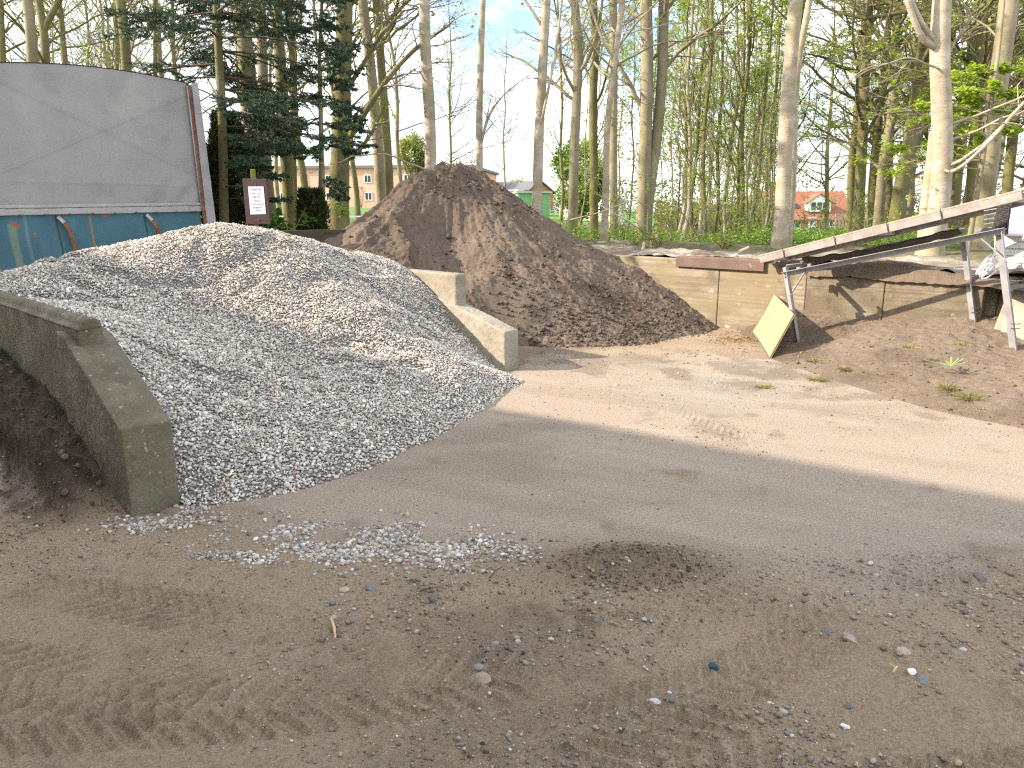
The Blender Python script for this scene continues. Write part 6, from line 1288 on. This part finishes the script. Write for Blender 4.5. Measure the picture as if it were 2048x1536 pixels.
# far edge of the wood
g = np.random.default_rng(95); n = 42000; x = g.uniform(-420, 420, n); y = 230 + 25 * vn(x * 0.02, x * 0, 3) + g.uniform(0, 12, n)
h_ = (3.5 + 6.0 * vn(x * 0.045, x * 0, 4)) * g.random(n) ** 0.7 * np.where(x > 30, 1.7, 0.8)
V, F, c = leaf_quads(g, np.c_[x, y, terr(x, y) + h_], 0.9, [(0.13, 0.15, 0.06), (0.10, 0.13, 0.05), (0.16, 0.15, 0.09), (0.12, 0.10, 0.07)], 0.1)
tag(mk('far_wood', V, F, M_leaf, col=c), 'far line of hazy woodland on the horizon', kind='stuff')
# leafy young trees among the stems
for i, (px_, Yt, h, nl, sp) in enumerate(((1345, 19, 2.2, 300, 0.22), (1400, 21, 3.0, 420, 0.2), (1455, 18.5, 1.6, 220, 0.25), (1250, 19.5, 1.8, 240, 0.25), (1300, 20, 1.5, 200, 0.3), (1130, 22, 1.8, 220, 0.3), (1500, 20, 2.0, 260, 0.25), (1610, 18, 1.2, 160, 0.3), (1650, 19, 1.4, 180, 0.3), (1780, 17, 1.0, 140, 0.35), (1380, 26, 4.5, 600, 0.18), (1440, 27, 5.0, 600, 0.18), (1700, 21, 2.0, 240, 0.25), (1530, 24, 3.5, 420, 0.2), (1215, 25, 2.6, 300, 0.22))):
    x_ = wx(px_, Yt); leafy('sapling', 'slender sapling with fresh green leaves growing out of the undergrowth', x_, Yt, float(terr(x_, Yt)), h, sp, 7, nl, 0.075, G2, 600 + i, 'sapling', 'saplings in the undergrowth')
gp_ = np.random.default_rng(700)
def spray(label, P0, tips, seed, nl, size):
    """a young beech whose low limbs spread in flat leafy sprays"""
    g = np.random.default_rng(seed); P0 = np.array(P0); root = empty('young_beech', tuple(P0), label, 'tree', None)
    st_ = smooth_path([P0, P0 + (0.05, 0, 1.6), P0 + (0.1, 0.05, 3.4), P0 + (0.05, 0.1, 5.2)], 30); V, F = tubes(st_[None], np.linspace(0.05, 0.02, 30)[None], 8); mk('trunk', V - P0, F, M_bark, root, smooth=True)
    B_ = np.stack([smooth_path([st_[int(np.clip(np.searchsorted(st_[:, 2], t[2] - 0.15), 1, 28))], (np.array(t) + st_[int(np.clip(np.searchsorted(st_[:, 2], t[2] - 0.15), 1, 28))]) / 2 + (0, 0, 0.10), t], 12) for t in tips]); Br = np.linspace(0.016, 0.005, 12)[None].repeat(len(B_), 0)
    P2, R2 = sprout(g, B_, Br, 10, 0.15, 1.0, 0.2, 0.4, 0.5, 1.0, 7, 0.0, 0.1, 0.5, 0.7, 0.002); P3, R3 = sprout(g, P2, R2, 5, 0.2, 1.0, 0.3, 0.6, 0.5, 0.9, 5, 0.0, 0.1, 0.6, 0.7, 0.002)
    i = g.integers(0, len(P3), nl); j = g.integers(0, 5, nl); V, F, c = leaf_quads(g, P3[i, j] + g.normal(size=(nl, 3)) * 0.03, size, LEAFC * 1.1, 0.9)
    V, F, c, m = merge([(*tubes(B_, Br, 5), np.ones(3), 0), (*tubes(P2, R2, 4), np.ones(3), 0), (*tubes(P3, R3, 3), np.ones(3), 0), (V, F, c, 1)]); mk('crown', V - P0, F, [M_twigm, M_leaf], root, col=c, midx=m)
Yq = 13.6
def tip(px_, py_, dy): return at(px_, py_, Yq + dy)
spray('young beech in bright yellow-green leaf beside the thick pale beech', (wx(1945, Yq), Yq, float(terr(wx(1945, Yq), Yq))), [tip(1905, 150, 0.3), tip(1915, 185, -0.4), tip(2010, 145, 0.2), tip(2060, 150, 0.6), tip(1990, 175, -0.3), tip(1850, 185, 0.5), tip(1835, 215, -0.2), tip(1900, 225, 0.4), tip(1925, 265, -0.3), tip(1960, 285, 0.5), tip(1815, 245, 0.2), tip(2020, 230, 0.3), tip(1790, 300, 0.4), tip(1840, 320, 0.2), tip(2050, 190, -0.2), tip(1960, 160, 0.8), tip(1880, 160, 0.1), tip(1935, 200, 0.2), tip(2035, 265, 0.4), tip(1770, 340, 0.1)], 701, 8000, 0.070)
# brushwood under the far trees
g = np.random.default_rng(801); n = 30000; px_ = np.where(g.random(n) < 0.6, g.uniform(1310, 1580, n), g.uniform(1560, 2200, n)); Yt = g.uniform(44, 75, n)
x = np.array([wx(p, y) for p, y in zip(px_, Yt)]); k = ~((px_ > 1572) & (px_ < 1700)); x, Yt = x[k], Yt[k]
h_ = (0.4 + 2.6 * vn(x * 0.35, Yt * 0.3, 12)) * g.random(len(x)) ** 0.8
V, F, c = leaf_quads(g, np.c_[x, Yt, terr(x, Yt) + h_], 0.22, [(0.20, 0.24, 0.07), (0.15, 0.18, 0.06), (0.22, 0.17, 0.10), (0.26, 0.31, 0.08)], 0.2)
tag(mk('brushwood', V, F, M_leaf, col=c), 'brown and green brushwood under the far trees', kind='stuff')

# fallen leaves at the foot of the wall by the cardboard
g = np.random.default_rng(811); n = 190; P_ = np.array([gnd(a, b_, 0.015) for a, b_ in zip(g.normal(1478, 32, n), g.normal(676, 9, n))]); k = (sn(A3, P_[:, 0], P_[:, 1])[1] < -0.03); P_ = P_[k]
V, F, c = leaf_quads(g, P_, 0.05, [(0.36, 0.27, 0.12), (0.28, 0.18, 0.08), (0.45, 0.38, 0.22), (0.22, 0.15, 0.07)], 1.5)
tag(mk('fallen_leaves', V, F, M_leaf, col=c), 'dry yellow leaves blown against the wall beside the cardboard', kind='stuff')
for i, (x_, y_) in enumerate(((-24, 48), (-31, 55), (-42, 60), (-55, 52), (-36, 70), (-70, 66), (-50, 85))):
    plant(airy[i % 2], x_, y_, i * 1.3, 1.0, 'bare tree standing on the lawn far behind the trailer or the price sign', 'bare trees on the lawn')
